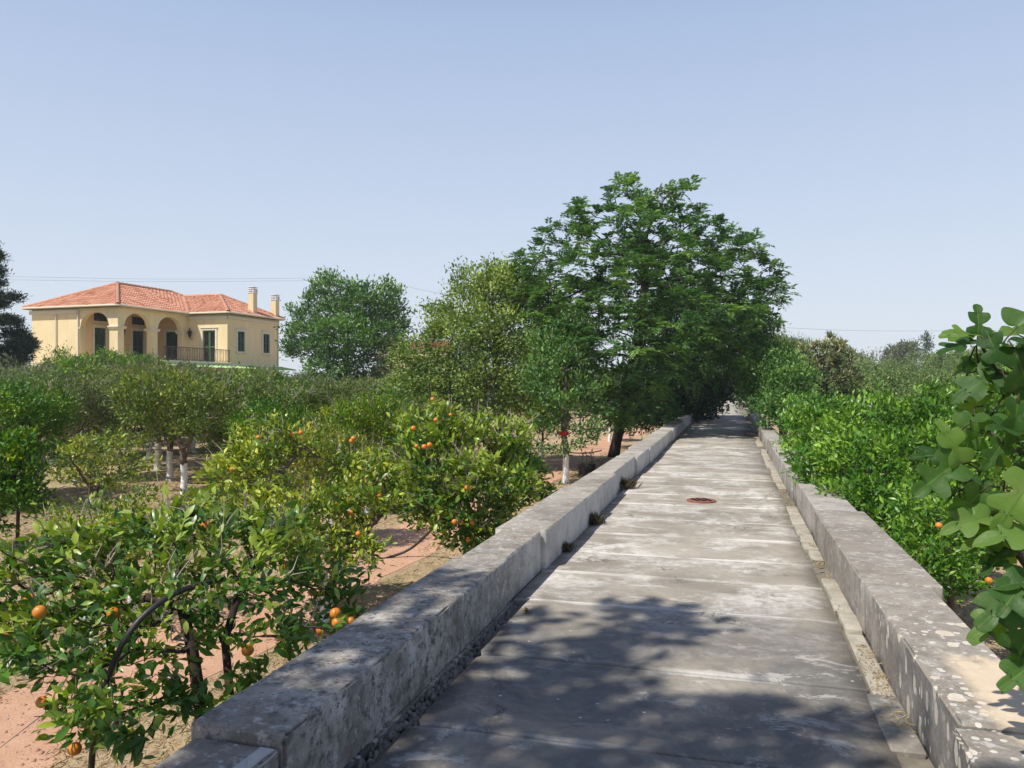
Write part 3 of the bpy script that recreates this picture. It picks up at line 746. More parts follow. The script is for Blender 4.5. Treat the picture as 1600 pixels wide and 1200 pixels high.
# south wall of the main block with arch 1; east loggia wall with arches 2 and 3
arch_wall(w_, (-11.1, -6.2), (1, 0), (0, .38), 7.35, ZF - .1, ZE, [(4.2, 6.66, ZF - .02, 5.35, 1.02)])
arch_wall(w_, (-3.75, -5.82), (0, 1), (-.38, 0), 6.17, ZF - .1, ZE, [(.14, 2.52, ZF - .02, 5.35, 1.0), (3.12, 5.50, ZF - .02, 5.35, 1.0)])
arch_wall(w_, (-3.75, .35), (1, 0), (0, .3), 3.40, ZF - .1, ZE, [(1.28, 2.36, ZF, 5.48, 0)])                     # wing south wall
arch_wall(w_, (-.35, .65), (0, 1), (-.3, 0), 5.8, GZ, ZE, [(.82, 1.63, 4.0, 5.46, 0), (3.87, 4.68, 4.0, 5.46, 0)])
arch_wall(w_, (-.35, -6.2), (0, 1), (-.3, 0), 6.85, GZ, ZF - .12, [(5.6, 6.5, .9, 2.1, 0)])                      # ground floor east
arch_wall(w_, (-11.1, -6.2), (1, 0), (0, .3), 10.45, GZ, ZF - .12, [])
arch_wall(w_, (-11.1, -5.82), (0, 1), (.3, 0), 12.3, GZ, ZE, [])
arch_wall(w_, (-11.1, 6.45), (1, 0), (0, -.3), 10.45, GZ, ZE, [])
w_.build('wall', M['plaster'], hs)
w_ = HB()                                          # inner loggia walls
arch_wall(w_, (-7.0, -5.82), (0, 1), (-.2, 0), 6.17, ZF - .1, ZE, [(.88, 1.84, ZF, 5.45, 0), (4.25, 5.29, ZF, 5.45, 0)])
arch_wall(w_, (-7.0, .35), (1, 0), (0, .2), 3.25, ZF - .1, ZE, [(1.22, 2.30, ZF, 5.45, 0)])
w_.build('loggia_wall', M['plasterin'], hs)
f_ = HB(); f_.box((-11.1, -6.22, ZF - .12), (-.12, -.0, ZF - .01)); f_.box((-11.0, 0, ZF - .12), (-.36, 6.4, ZF - .01)); f_.box((-.36, 0, ZF - .1), (-.12, .35, ZF - .01)); f_.build('balcony_slab', M['plaster'], hs)
f_ = HB(); f_.box((-.34, -6.24, ZF - .42), (-.06, 6.5, ZF - .13), .02); f_.box((-.34, -6.3, ZF - .13), (-.02, .36, ZF + .03), .02)
f_.box((-11.1, -6.34, ZF - .42), (-.34, -6.21, ZF - .13), .02); f_.build('floor_moulding', M['trim'], hs)
f_ = HB(); f_.box((-11.0, -6.1, ZE - .03), (-3.5, 6.3, ZE + .02)); f_.box((-3.5, .4, ZE - .03), (-.5, 6.3, ZE + .02)); f_.build('ceiling', M['plasterin'], hs)
# cornice, soffit, gutter
f_ = HB()
f_.box((-11.25, -6.3, 6.30), (-7.1, -6.202, 6.55), .01); f_.box((-7.06, -6.29, 3.2), (-6.98, -6.203, 6.52), .01); f_.build('moulding', M['trim'], hs); f_ = HB(); f_.box((-3.74, .27, 6.30), (-.27, .348, 6.52), .01); f_.box((-.348, .27, 6.30), (-.27, 6.5, 6.52), .01)
f_.build('cornice', M['trim'], hs)
f_ = HB(); f_.box((-11.5, -6.55, ZE + .02), (-3.4, 6.8, ZE + .07)); f_.box((-3.4, 0, ZE + .02), (0, 6.8, ZE + .07)); f_.build('soffit', M['soffit'], hs)
f_ = HB()
for a, c in (((-11.55, -6.6, 0), (-3.38, -6.6, 0)), ((-3.35, -6.6, 0), (-3.35, 0, 0)), ((-3.35, -.05, 0), (0.03, -.05, 0)), ((.05, -.05, 0), (.05, 6.85, 0))):
    f_.tube([(a[0], a[1], 6.72), (c[0], c[1], 6.72)], .065, 8)
f_.tube([(-.24, 6.42, 6.7), (-.24, 6.42, 6.3), (-.29, 6.40, 6.1), (-.29, 6.40, GZ)], .04, 8); f_.tube([(-8.9, -6.27, 6.4), (-8.9, -6.27, GZ)], .04, 8)
f_.build('gutter', M['trim'], hs)
# pillars capitals
f_ = HB()
for (x0, y0, x1, y1) in ((-4.40, -6.24, -3.71, -5.64), (-4.17, -3.34, -3.71, -2.66), (-4.17, -.36, -3.71, .30)):
    f_ = HB(); f_.box((x0 - .05, y0 - .05, 5.22), (x1 + .05, y1 + .05, 5.30), .01); f_.box((x0 - .09, y0 - .09, 5.302), (x1 + .09, y1 + .09, 5.40), .01)
    f_.build('capital', M['trim'], hs)
f_ = HB(); f_.box((-6.98, -6.26, 5.24), (-6.86, -5.78, 5.38), .01)
f_.build('capital', M['trim'], hs)
# roof
ZR = 6.72; SL = .49
def inray(poly, o, n):
    hits = []
    for i in range(len(poly)):
        a, c = poly[i], poly[(i + 1) % len(poly)]
        ex, ey = c[0] - a[0], c[1] - a[1]; den = n[0] * ey - n[1] * ex
        if abs(den) < 1e-9: continue
        t = ((a[0] - o[0]) * ey - (a[1] - o[1]) * ex) / den; s = ((a[0] - o[0]) * n[1] - (a[1] - o[1]) * n[0]) / den
        if -1e-6 <= s <= 1 + 1e-6: hits.append(t)
    return (min(hits), max(hits)) if len(hits) > 1 else (0, 0)
slopes = [([(-11.5, -6.55), (-3.4, -6.55), (-7.45, -2.5)], (0, 1)),
          ([(-3.4, -6.55), (-3.4, 0), (-6.8, 3.4), (-7.45, 2.75), (-7.45, -2.5)], (-1, 0)),
          ([(-3.4, 0), (0, 0), (-3.4, 3.4), (-6.8, 3.4)], (0, 1)),
          ([(0, 0), (0, 6.8), (-3.4, 3.4)], (-1, 0)),
          ([(0, 6.8), (-11.5, 6.8), (-7.45, 2.75), (-6.8, 3.4), (-3.4, 3.4)], (0, -1)),
          ([(-11.5, 6.8), (-11.5, -6.55), (-7.45, -2.5), (-7.45, 2.75)], (1, 0))]
V = []; Fq = []; T = []; rr = random.Random(2)
for poly, n in slopes:
    a, c = poly[0], poly[1]; ed = Vector((c[0] - a[0], c[1] - a[1])); L = ed.length; ed /= L
    hgt = lambda p: ZR - GZ + SL * ((p[0] - a[0]) * n[0] + (p[1] - a[1]) * n[1])
    i0 = len(V); V += [(p[0], p[1], hgt(p)) for p in poly]; T += [(.3, .7, 0)] * len(poly); Fq.append(tuple(range(i0, i0 + len(poly))))
    wd = .225; pr = [(p[0] - a[0]) * ed.x + (p[1] - a[1]) * ed.y for p in poly]
    for s in range(int(min(pr) / wd) - 1, int(max(pr) / wd) + 1):
        o = (a[0] + ed.x * (s + .5) * wd, a[1] + ed.y * (s + .5) * wd); l0, l = inray(poly, o, n)
        if l - l0 < .15: continue
        t = max(0, l0) - (.05 if l0 < .01 else 0)
        while t < l - .02:
            t1 = min(t + .36, l); R_ = wd * .40; tone = rr.random(); dark = 1.0 if rr.random() < .08 else 0.0
            i0 = len(V)
            for tt, up, rad in ((t, .034, R_ * 1.05), (t1 + .03, .004, R_ * .88)):
                for q in range(6):
                    an = PI * q / 5; off = math.cos(an) * rad; hh = math.sin(an) * rad * .8 + up
                    V.append((o[0] + n[0] * tt + ed.x * off, o[1] + n[1] * tt + ed.y * off, ZR - GZ + SL * tt + hh)); T.append((tone, dark * .8, 0))
            for q in range(5): Fq.append((i0 + q, i0 + q + 1, i0 + 7 + q, i0 + 6 + q))
            V.append((o[0] + n[0] * t, o[1] + n[1] * t, ZR - GZ + SL * t - .01)); T.append((tone, 1, 0)); cI = len(V) - 1
            for q in range(5): Fq.append((cI, i0 + q + 1, i0 + q))
            t = t1
# hip and ridge caps
def cap(p, q):
    p, q = Vector(p), Vector(q); d = (q - p); L = d.length; d /= L; side = d.cross(Vector((0, 0, 1))).normalized(); up = side.cross(d); t = 0
    while t < L:
        i0 = len(V); t1 = min(t + .4, L); tone = .5 + rr.random() * .5
        for tt, ra in ((t, .15), (t1 + .03, .125)):
            for k_ in range(7):
                an = PI * k_ / 6; pt = p + d * tt + side * math.cos(an) * ra + up * (math.sin(an) * ra + .03); V.append(tuple(pt)); T.append((tone, 0, 0))
        for k_ in range(6): Fq.append((i0 + k_, i0 + k_ + 1, i0 + 8 + k_, i0 + 7 + k_))
        t = t1
zz = lambda x: ZR - GZ + x
for a, c in (((-3.4, -6.55, zz(0)), (-7.45, -2.5, zz(4.05 * SL))), ((-11.5, -6.55, zz(0)), (-7.45, -2.5, zz(4.05 * SL))), ((-7.45, -2.5, zz(4.05 * SL)), (-7.45, 2.75, zz(4.05 * SL))),
             ((-7.45, 2.75, zz(4.05 * SL)), (-6.8, 3.4, zz(3.4 * SL))), ((-6.8, 3.4, zz(3.4 * SL)), (-3.4, 3.4, zz(3.4 * SL))), ((0, 0, zz(0)), (-3.4, 3.4, zz(3.4 * SL))),
             ((0, 6.8, zz(0)), (-3.4, 3.4, zz(3.4 * SL))), ((-3.4, 0, zz(-.03)), (-6.8, 3.4, zz(3.4 * SL - .03)))): cap(a, c)
me = bpy.data.meshes.new('roof'); me.from_pydata(V, [], Fq); me.materials.append(M['tile'])
ca = me.color_attributes.new('tint', 'FLOAT_COLOR', 'POINT'); ca.data.foreach_set('color', np.concatenate([np.array(T), np.ones((len(T), 1))], 1).astype(np.float32).ravel())
roof = link('roof', me, hs)
for cu, cv, zt, zb in ((-.72, 3.75, 8.92, 6.75), (-.55, 6.35, 8.62, 6.6)):
    f_ = HB(); f_.box((cu - .24, cv - .24, zb), (cu + .24, cv + .24, zt - .42), .01); ch = f_.build('chimney', M['plaster'], roof)
    f_ = HB()
    for k_ in range(3): f_.box((cu - .27, cv - .27, zt - .42 + k_ * .14), (cu + .27, cv + .27, zt - .42 + k_ * .14 + .055), .008)
    for sx in (-.2, .2):
        for sy in (-.2, .2): f_.box((cu + sx - .05, cv + sy - .05, zt - .40), (cu + sx + .05, cv + sy + .05, zt - .12))
    f_.box((cu - .30, cv - .30, zt - .005), (cu + .30, cv + .30, zt + .04), .01); f_.build('chimney_cap', M['white'], roof)
# doors and windows: (origin uv, along uv, outward uv, s0,s1,zb,zt)
def opening(kind, o, d, out, w_i, zb, zt, mat, glass=False, louv=True, name='door', trim=.16, inset=.10):
    def B(mb, s0, s1, e0, e1, z0, z1, bev=0):
        p = (o[0] + d[0] * s0 + out[0] * e0, o[1] + d[1] * s0 + out[1] * e0); q = (o[0] + d[0] * s1 + out[0] * e1, o[1] + d[1] * s1 + out[1] * e1)
        mb.box((p[0], p[1], z0), (q[0], q[1], z1), bev)
    fr = HB()
    B(fr, -trim, 0.0, .003, .045, zb - (trim if kind == 'window' else 0), zt + trim, .006); B(fr, w_i, w_i + trim, .003, .045, zb - (trim if kind == 'window' else 0), zt + trim, .006)
    B(fr, 0, w_i, .003, .045, zt, zt + trim, .006); B(fr, -trim - .05, w_i + trim + .05, .003, .09, zt + trim, zt + trim + .06, .006)
    if kind == 'window': B(fr, -trim - .04, w_i + trim + .04, .003, .10, zb - trim, zb - trim + .08, .006)
    dr = HB(); mid = w_i / 2
    for s0, s1 in ((.02, mid - .008), (mid + .008, w_i - .02)):
        B(dr, s0, s0 + .07, -inset, -inset + .05, zb + .01, zt - .02); B(dr, s1 - .07, s1, -inset, -inset + .05, zb + .01, zt - .02)
        for z0 in (zb + .01, (zb + zt) / 2 - .05, zt - .12): B(dr, s0 + .07, s1 - .07, -inset + .003, -inset + .047, z0, z0 + .10)
        if louv and not glass:
            z = zb + .13
            while z < zt - .16: B(dr, s0 + .07, s1 - .07, -inset + .008, -inset + .035, z, z + .035); z += .065
    do = dr.build(name, mat, hs)
    fr.build('frame', M['trim'], do)
    gl = HB(); B(gl, .03, w_i - .03, -inset - .03, -inset - .004, zb + .02, zt - .03); gl.build('glass' if glass else 'panel', M['dkwin'], do)
    return do
opening('door', (-7.0, -4.94), (0, 1), (1, 0), .96, ZF, 5.45, M['shutter'], name='door')
opening('door', (-7.0, -1.57), (0, 1), (1, 0), 1.04, ZF, 5.45, M['shutter'], name='door')
opening('door', (-5.78, .35), (1, 0), (0, -1), 1.08, ZF, 5.45, M['shutter'], name='door')
opening('door', (-2.47, .35), (1, 0), (0, -1), 1.08, ZF, 5.48, M['shutterL'], glass=True, name='door')
opening('window', (-.35, 1.47), (0, 1), (1, 0), .81, 4.0, 5.46, M['shutter'], name='window')
opening('window', (-.35, 4.52), (0, 1), (1, 0), .81, 4.0, 5.46, M['shutter'], glass=True, name='window')
opening('window', (-.35, -.6), (0, 1), (1, 0), .9, .9, 2.1, M['shutter'], glass=True, name='window')
for (y0, y1) in ((-5.02, -3.90), (-1.67, -.47)):
    f_ = HB(); f_.box((-6.999, y0, 5.90), (-6.985, y1, 6.45)); tr_ = f_.build('transom', M['dkwin'], hs)
    f_ = HB(); f_.box((-6.998, y0 - .07, 5.83), (-6.96, y1 + .07, 5.90)); f_.box((-6.998, y0 - .07, 5.9), (-6.96, y0, 6.5)); f_.box((-6.998, y1, 5.9), (-6.96, y1 + .07, 6.5)); f_.build('frame', M['trim'], tr_)
# railing
f_ = HB(); g_ = HB()
f_.tube([(-.14, -6.1, ZF + .92), (-.14, .36, ZF + .92)], .022, 6); f_.tube([(-.14, -6.1, ZF + .10), (-.14, .36, ZF + .10)], .016, 6)
y = -6.1; k_ = 0
while y < .36:
    f_.tube([(-.14, y, ZF), (-.14, y, ZF + .92)], .011 if k_ % 4 else .02, 5)
    if k_ % 4 != 3:
        p = [(-.14 + .06 * math.sin(t * PI), y + .025 + .10 * t + .045 * math.sin(t * 2 * PI), ZF + .12 + .76 * t) for t in np.linspace(0, 1, 8)]; g_.tube(p, .009, 4)
        p = [(-.14 + .06 * math.sin(t * PI), y + .135 - .10 * t - .045 * math.sin(t * 2 * PI), ZF + .12 + .76 * t) for t in np.linspace(0, 1, 8)]; g_.tube(p, .009, 4)
    y += .165; k_ += 1
rl = f_.build('railing', M['rail'], hs); g_.build('scroll', M['rail'], rl)
# wall lanterns
for (lu, lv, ou, ov) in ((-3.38, .35, 0, -1), (-7.0, -2.75, 1, 0)):
    cx, cyy = lu + ou * .3, lv + ov * .3; z = 5.25
    f_ = HB(); f_.tube([(lu, lv, z - .35), (lu + ou * .15, lv + ov * .15, z - .42), (cx, cyy, z - .28)], .02, 6)
    f_.lathe([(.02, -.30), (.09, -.26), (.09, -.23), (.05, -.22)], (cx, cyy, z), 8)
    for q in range(6):
        a = q * PI / 3; f_.tube([(cx + .08 * math.cos(a), cyy + .08 * math.sin(a), z - .22), (cx + .14 * math.cos(a), cyy + .14 * math.sin(a), z + .10)], .012, 4)
    f_.lathe([(.19, .09), (.19, .12), (.11, .22), (.05, .27), (.03, .34), (.045, .38), (.01, .42)], (cx, cyy, z), 8)
    la = f_.build('lantern', M['lamp'], hs); g_ = HB(); g_.lathe([(.07, -.21), (.12, .09)], (cx, cyy, z), 6); g_.build('lantern_glass', M['dkwin'], la)
# awning and its pillars
f_ = HB(); r_ = HB(); y = -6.3
f_.add([(-.30, -6.3, 2.93), (1.05, -6.3, 2.70), (1.05, 6.9, 2.70), (-.30, 6.9, 2.93), (-.30, -6.3, 2.90), (1.05, -6.3, 2.66), (1.05, 6.9, 2.66), (-.30, 6.9, 2.90)],
       [(0, 1, 2, 3), (7, 6, 5, 4), (0, 4, 5, 1), (1, 5, 6, 2), (2, 6, 7, 3), (3, 7, 4, 0)])
aw = f_.build('awning', M['awning'], hs)
while y < 6.8: r_.add([(-.30, y, 2.935), (1.06, y, 2.705), (1.06, y + .16, 2.705), (-.30, y + .16, 2.935), (-.30, y + .04, 2.975), (1.06, y + .04, 2.745), (1.06, y + .12, 2.745), (-.30, y + .12, 2.975)],
                      [(0, 1, 5, 4), (4, 5, 6, 7), (7, 6, 2, 3), (1, 2, 6, 5)]); y += .48
r_.build('sheet_rib', M['awningR'], aw)
f_ = HB(); f_.box((.98, -6.3, 2.66), (1.10, -4.6, 2.86)); f_.build('white_fascia', M['white'], aw)
for v_ in (-1.35, 3.35):
    f_ = HB(); f_.box((.55, v_ - .16, GZ), (.87, v_ + .16, 2.3), .01); f_.box((.47, v_ - .25, 2.3), (.95, v_ + .25, 2.42), .01); f_.box((.38, v_ - .36, 2.42), (1.0, v_ + .36, 2.56), .01)
    f_.build('pillar', M['white'], hs)
for v_ in (1.5, 4.6):
    f_ = HB(); f_.box((-.352, v_, .6), (-.335, v_ + .9, 2.2)); f_.build('window', M['dkwin'], hs)
# small far roof
p = at(655, 120); e = tag(empty('farm_building', (p[0], p[1], GZ), YAW), 'low far building with a dark red roof behind the pale tree', 'building')
b = MB(); b.box((-5, 0, 0), (5, 6, 8.4)); b.build('wall', M['plaster'], e)
b = MB(); b.add([(-5.4, -.4, 8.4), (5.4, -.4, 8.4), (5.4, 6.4, 8.4), (-5.4, 6.4, 8.4), (-4.4, 3, 9.6), (4.4, 3, 9.6)], [(0, 1, 5, 4), (2, 3, 4, 5), (1, 2, 5), (3, 0, 4), (3, 2, 1, 0)])
b.build('roof', flat_mat('dark red roof', (.25, .07, .05)), e)
# ================================================================== VEGETATION
GR = 'citrus trees of the orchard'
# ---- prototypes of orchard citrus trees, about 3.2 m tall, origin at the foot of the trunk
def citrus_proto(name, seed, H=3.2, R=1.55, lm='citrus', per=15, L=.092, n_attr=560, n=13, fork=.85, open_=0., twigs=0, wood='woodw', young=.2, spread=.10, fruit=0, rz=None, zc=None, skip=0):
    rng = np.random.default_rng(seed); zc = zc or H * .62; rz = rz or H * .37
    lob = rlobes(rng, R, zc, rz, n, rl=.42 - open_)
    for q in range(5):
        a = rng.uniform(0, 6.28); s_ = R * rng.uniform(.16, .26); q_ = R * rng.uniform(.8, 1.05); lob.append((math.cos(a) * q_, math.sin(a) * q_, zc + rz * rng.uniform(-.95, .8), s_, s_, s_ * .9))
    tr = [trunk_line(rng, fork, 5, (rng.normal() * .06, rng.normal() * .06), .02)]
    t0 = tr[0][-1]
    trunks = [tr[0]]
    for i in range(3):
        a = 2 * PI * (i + rng.random() * .5) / 3
        trunks.append([t0] + [(t0[0] + math.cos(a) * q * .55, t0[1] + math.sin(a) * q * .55, t0[2] + q * .6) for q in (.25, .5, .75)])
    # join limbs to the trunk: one chain list, limbs start from its top node
    e, X, par, r, kids = build_tree(name, (0, 0, 0), lob, [sum([tr[0]], [])], seed, dict(per=per * 2.0, L=L * 1.12, spread=spread * 1.15, young=young, skip=skip, thr=2.3, tintvar=.35), n_attr=n_attr, seg=.10, kill=.16, shell=.6, r0=.0045, rmax=.095, wood=wood, lmat=lm, twigs=twigs)
    if fruit:
        tips = np.nonzero(kids == 0)[0]; tips = rng.choice(tips, fruit, replace=False)
        add_fruit(e, X[tips] - np.array([0, 0, .08]), 1.05)
    return e
protos = {
 'A': citrus_proto('orange_tree', 21, per=11, lm='citrus'),
 'B': citrus_proto('orange_tree', 22, per=8, lm='citrusG', twigs=260, young=.15, skip=.12),
 'C': citrus_proto('orange_tree', 23, per=9, lm='citrusY', R=1.45, young=.4, open_=.05),
 'D': citrus_proto('orange_tree', 24, per=10, lm='citrus', H=3.4, R=1.35, twigs=60, fruit=7),
 'E': citrus_proto('orange_tree', 25, per=8, lm='citrusG', H=3.3, R=1.75, twigs=220, skip=.1, n_attr=850),
 'W': citrus_proto('orange_tree', 28, per=10, lm='citrusG', H=3.1, R=1.6, zc=2.12, rz=.92, fork=1.0, n_attr=520, twigs=200, young=.25, skip=.1),
 'T': citrus_proto('orange_tree', 26, per=3, lm='citrusG', H=3.1, R=1.4, twigs=330, young=.1),      # half bare, grey twigs
 'S': citrus_proto('orange_tree', 27, per=6, lm='citrusY', H=2.5, R=1.1, n_attr=260, young=.55, open_=.12, spread=.08),
}
used = set()
def place(px, d, kind, H, label, cat='tree', W=None, name=None, dz=0.0, group=GR, rz=None):
    base = {'A': 3.2, 'B': 3.2, 'C': 3.2, 'D': 3.4, 'E': 3.3, 'T': 3.1, 'S': 2.5, 'W': 3.1}[kind]
    p = at(px, d); s = H / base; ws = (W or 1) * s
    rz_ = (px * .037 + d * 1.3) % 6.28 if rz is None else rz
    if kind in used: o = copy_tree(protos[kind], (p[0], p[1], GZ), rz_, (ws, ws, s))
    else:
        o = protos[kind]; used.add(kind); o.location = (p[0], p[1], GZ); o.rotation_euler = (0, 0, rz_); o.scale = (ws, ws, s)
    tag(o, label, cat, group); return o
# middle of the orchard: the whitewashed trunks one can pick out
place(288, 19.4, 'W', 3.15, 'orange tree with a forked trunk, nearest and sunniest of the white trunks in a row', W=.95)
place(265, 22.6, 'W', 3.25, 'orange tree with a slim whitewashed trunk, second in the row behind the forked white trunk', W=.9)
place(247, 25.6, 'W', 3.4, 'orange tree with a thick whitewashed trunk, third in the row of white trunks')
place(233, 28.4, 'W', 3.6, 'orange tree with a leaning whitewashed trunk, last in the row of white trunks')
place(362, 25.0, 'W', 3.3, 'round green orange tree with a shaded greyish trunk, right of the row of white trunks')
place(158, 14.6, 'S', 2.15, 'small thin yellow green citrus tree with see-through crown on bare straw', W=1.1)
place(210, 9.3, 'S', 1.75, 'low bright green citrus with a white trunk stub, behind the foreground orange tree', W=1.1)
place(38, 19.5, 'A', 2.9, 'green orange tree over a pair of white trunks at the edge of the dense orchard', W=.95)
place(-30, 17.5, 'A', 3.0, 'light green orange tree cut by the edge of the picture, above the thin sapling')
place(120, 22.5, 'B', 3.0, 'dusty orange tree with dead twigs low in its crown, over brushwood on the ground')
place(575, 17.0, 'D', 2.75, 'dark rounded orange tree with thin brown trunk, left of the bushy tree of yellowish leaves', W=.9)
place(452, 24.5, 'D', 3.2, 'upright dark orange tree with bare twisted limbs under its crown, amid the orchard', W=.75)
place(520, 20.5, 'C', 2.5, 'olive green low citrus with bare pale branches, left of the dark rounded orange tree')
place(430, 17.5, 'A', 2.55, 'bright green citrus crown with three small oranges, above a brown branch', W=.8)
place(848, 29.5, 'C', 2.5, 'small citrus with a short white painted trunk in straw, behind the tree with red tape', W=.7)
place(952, 38.0, 'D', 3.1, 'citrus with a short white painted trunk seen left of the dark leaning trunk', W=.8)
place(905, 47.0, 'A', 3.3, 'citrus far down the red track behind the leaning trunk')
# crowded rows further back: nothing tells these apart
rb_ = random.Random(8)
ROWS = ['front', 'second', 'third', 'fourth', 'fifth', 'last']; seen_l = set()
def row_label(ri, x):
    for lim_, t in ((20, 'in front of the dark conifer'), (78, 'below the blank left end of the house'), (122, 'below the downpipe of the house'), (180, 'below the first arch of the house'), (238, 'below the second arch of the house'), (292, 'below the third arch of the house'),
                    (350, 'below the balcony door of the house'), (398, 'below the nearer side window of the house'), (445, 'below the farther side window of the house'), (505, 'below the left half of the dense dark tree'), (575, 'below the right half of the dense dark tree'), (640, 'below the brownish shrub'), (900, 'below the pale olive tree')):
        if x < lim_: break
    l = 'orange tree in the ' + ROWS[ri] + ' crowded row, ' + t
    if l in seen_l: l = 'second ' + l
    if l in seen_l: print('DUP LABEL', l)
    seen_l.add(l); return l
for ri, (d, x0, x1, st) in enumerate(((27.5, -60, 640, 165), (31.0, -90, 690, 140), (34.5, -70, 660, 125), (38.5, -90, 690, 112), (43, -60, 640, 105), (47, 330, 700, 98))):
    x = x0 + rb_.uniform(0, 40)
    while x < x1:
        lim = 568 if x < 235 else (597 if x < 460 else 595)
        topz = EYE + (600 - lim - rb_.uniform(-14, 6)) / F * d
        H = max(2.9, min(topz - GZ, 4.3))
        if not (d < 30 and 190 < x < 400): place(x, d + rb_.uniform(-1, 1), rb_.choice('ABBEEC' if x > 120 else 'BTETC'), H, row_label(ri, x), group='orange trees of the back rows')
        x += st * rb_.uniform(.8, 1.2)
place(520, 13.6, 'C', 2.3, 'loose yellow green citrus beyond the reaching branches, beside the red track', W=.85)
place(622, 21.5, 'A', 2.7, 'green orange tree between the dark rounded tree and the pale olive tree', W=.95)
place(668, 24.5, 'C', 2.6, 'olive green citrus at the foot of the pale tree', W=1.0)
place(400, 21.5, 'E', 2.95, 'broad dusty orange tree right of the row of white trunks', W=1.0)
place(185, 30.2, 'A', 2.9, 'low dark green orange tree filling the gap behind the last white trunks, left side', W=1.1)
place(300, 32.5, 'E', 3.2, 'low dusty orange tree in the gap right behind the row of white trunks', W=1.15)
place(80, 27.0, 'B', 3.1, 'twiggy orange tree behind the pair of white trunks on the left', W=1.1)
place(-20, 30.5, 'T', 3.75, 'orange tree gone to bare grey twigs, below the dark conifer', W=.95)
place(48, 33, 'T', 3.9, 'orange tree gone to grey twigs with some green left, just right of the conifer foot', W=.9)
for i, (px, d, H, k, lab) in enumerate(((128, 44, 5.0, 'A', 'tall dark green shrub against the house wall, below the first arch'), (190, 45.5, 5.05, 'D', 'tall dark green shrub in front of the corner pillar of the house'), (222, 44.5, 4.6, 'A', 'tall dark green shrub that hides the near end of the balcony railing'))):
    place(px, d, k, H, lab, 'shrub', W=.85, group=None)

# ---- near trees with their own shapes
def rel(pts, root): return [tuple(np.array(P3(*p[:3])) - root) + tuple(p[3:]) for p in pts]
# foreground orange tree beside the parapet
rt = at(318, 4.15); root = np.array((rt[0], rt[1], GZ))
lob = []
for px, py, d, r in ((90, 905, 4.6, .42), (200, 870, 4.7, .40), (310, 850, 4.8, .40), (420, 860, 4.9, .36), (520, 905, 5.1, .26), (30, 960, 4.3, .34), (150, 990, 4.1, .36), (280, 960, 4.3, .42),
                     (400, 950, 4.4, .30), (190, 1090, 3.7, .26), (330, 1060, 3.9, .26), (60, 1010, 3.9, .24), (460, 985, 4.3, .16), (-60, 930, 4.3, .4), (230, 1150, 3.5, .14), (540, 960, 4.9, .12), (120, 1090, 3.7, .2), (110, 1140, 3.6, .12), (60, 1060, 3.8, .18), (160, 1130, 3.6, .15), (360, 822, 5.1, .16), (250, 832, 5.0, .14), (530, 985, 4.65, .10), (505, 965, 4.75, .10)):
    c = P3(px, py, d) - root; lob.append((c[0], c[1], c[2], r, r, r * .72))
def pl(*pp): return [tuple(P3(*p) - root) for p in pp]
tr = [pl((318, 1423, 4.15), (322, 1300, 4.15), (318, 1180, 4.15), (312, 1090, 4.15), (300, 1010, 4.2), (285, 950, 4.3)),
      pl((345, 1423, 4.2), (352, 1300, 4.2), (356, 1180, 4.2), (360, 1090, 4.25), (352, 1000, 4.35), (372, 930, 4.5))]
e, X, par, r, kids = build_tree('orange_tree', tuple(root), lob, tr, 101, dict(per=13, L=.080, ar=.42, spread=.045, thr=1.75, young=.34, up=.05, flat=.4, top=1.5, skip=.2), n_attr=860, seg=.06, kill=.095, twigs=70, r0=.0024, ex=2.5, rmax=.034,
    wood='wooddark', lmat='citrusN', shape='oval', shell=.35, k=7)
tag(e, 'big foreground orange tree with glossy leaves and ripe oranges, leaning on the parapet', 'tree', GR)
add_fruit(e, [tuple(P3(*p) - root) for p in ((117, 1170, 3.6), (387, 1016, 4.15), (62, 956, 3.95), (47, 938, 4.2), (6, 1000, 3.9), (178, 958, 4.2), (322, 822, 4.75), (524, 958, 4.75), (527, 973, 4.7), (501, 984, 4.7), (66, 1097, 3.8), (446, 884, 4.9), (488, 925, 4.9), (548, 970, 4.8))], 1.0)
# second near tree: reaching branches over the red track
rt = at(508, 9.2); root = np.array((rt[0], rt[1], GZ))
lob = [tuple(P3(px, py, d) - root) + (r, r, r * .75) for px, py, d, r in ((420, 690, 9.6, .42), (380, 740, 9.2, .42), (470, 700, 9.8, .34), (345, 800, 8.2, .35), (440, 810, 8.6, .5), (520, 800, 9.2, .45), (590, 780, 9.4, .42), (560, 860, 8.8, .32), (500, 870, 8.8, .4), (600, 740, 9.8, .4), (540, 730, 9.9, .3), (640, 790, 9.2, .3))]
tr = [[tuple(P3(*p) - root) for p in ((508, 971, 9.2), (510, 930, 9.2), (505, 900, 9.1), (470, 870, 9.0), (440, 830, 9.0), (415, 790, 9.1), (430, 750, 9.3), (470, 700, 9.6))],
      [tuple(P3(*p) - root) for p in ((512, 971, 9.22), (514, 930, 9.22), (525, 890, 9.1), (560, 840, 9.1), (600, 800, 9.2))]]
e, X, par, r, kids = build_tree('orange_tree', tuple(root), lob, tr, 103, dict(per=15, L=.088, ar=.42, spread=.07, young=.5, thr=2.0), n_attr=1100, seg=.08, kill=.12, r0=.003, ex=2.4, rmax=.06, wood='woodw', lmat='citrusY', shape='oval', shell=.3, k=6, twigs=60)
tag(e, 'yellow green orange tree with long reaching branches, behind the foreground orange tree', 'tree', GR)
add_fruit(e, [tuple(P3(*p) - root) for p in ((404, 683, 9.3), (456, 679, 9.5), (470, 676, 9.5), (548, 801, 8.9), (475, 806, 8.6), (560, 834, 8.6), (363, 733, 8.9), (552, 685, 9.5), (549, 689, 9.5), (593, 774, 9.1))], .9)
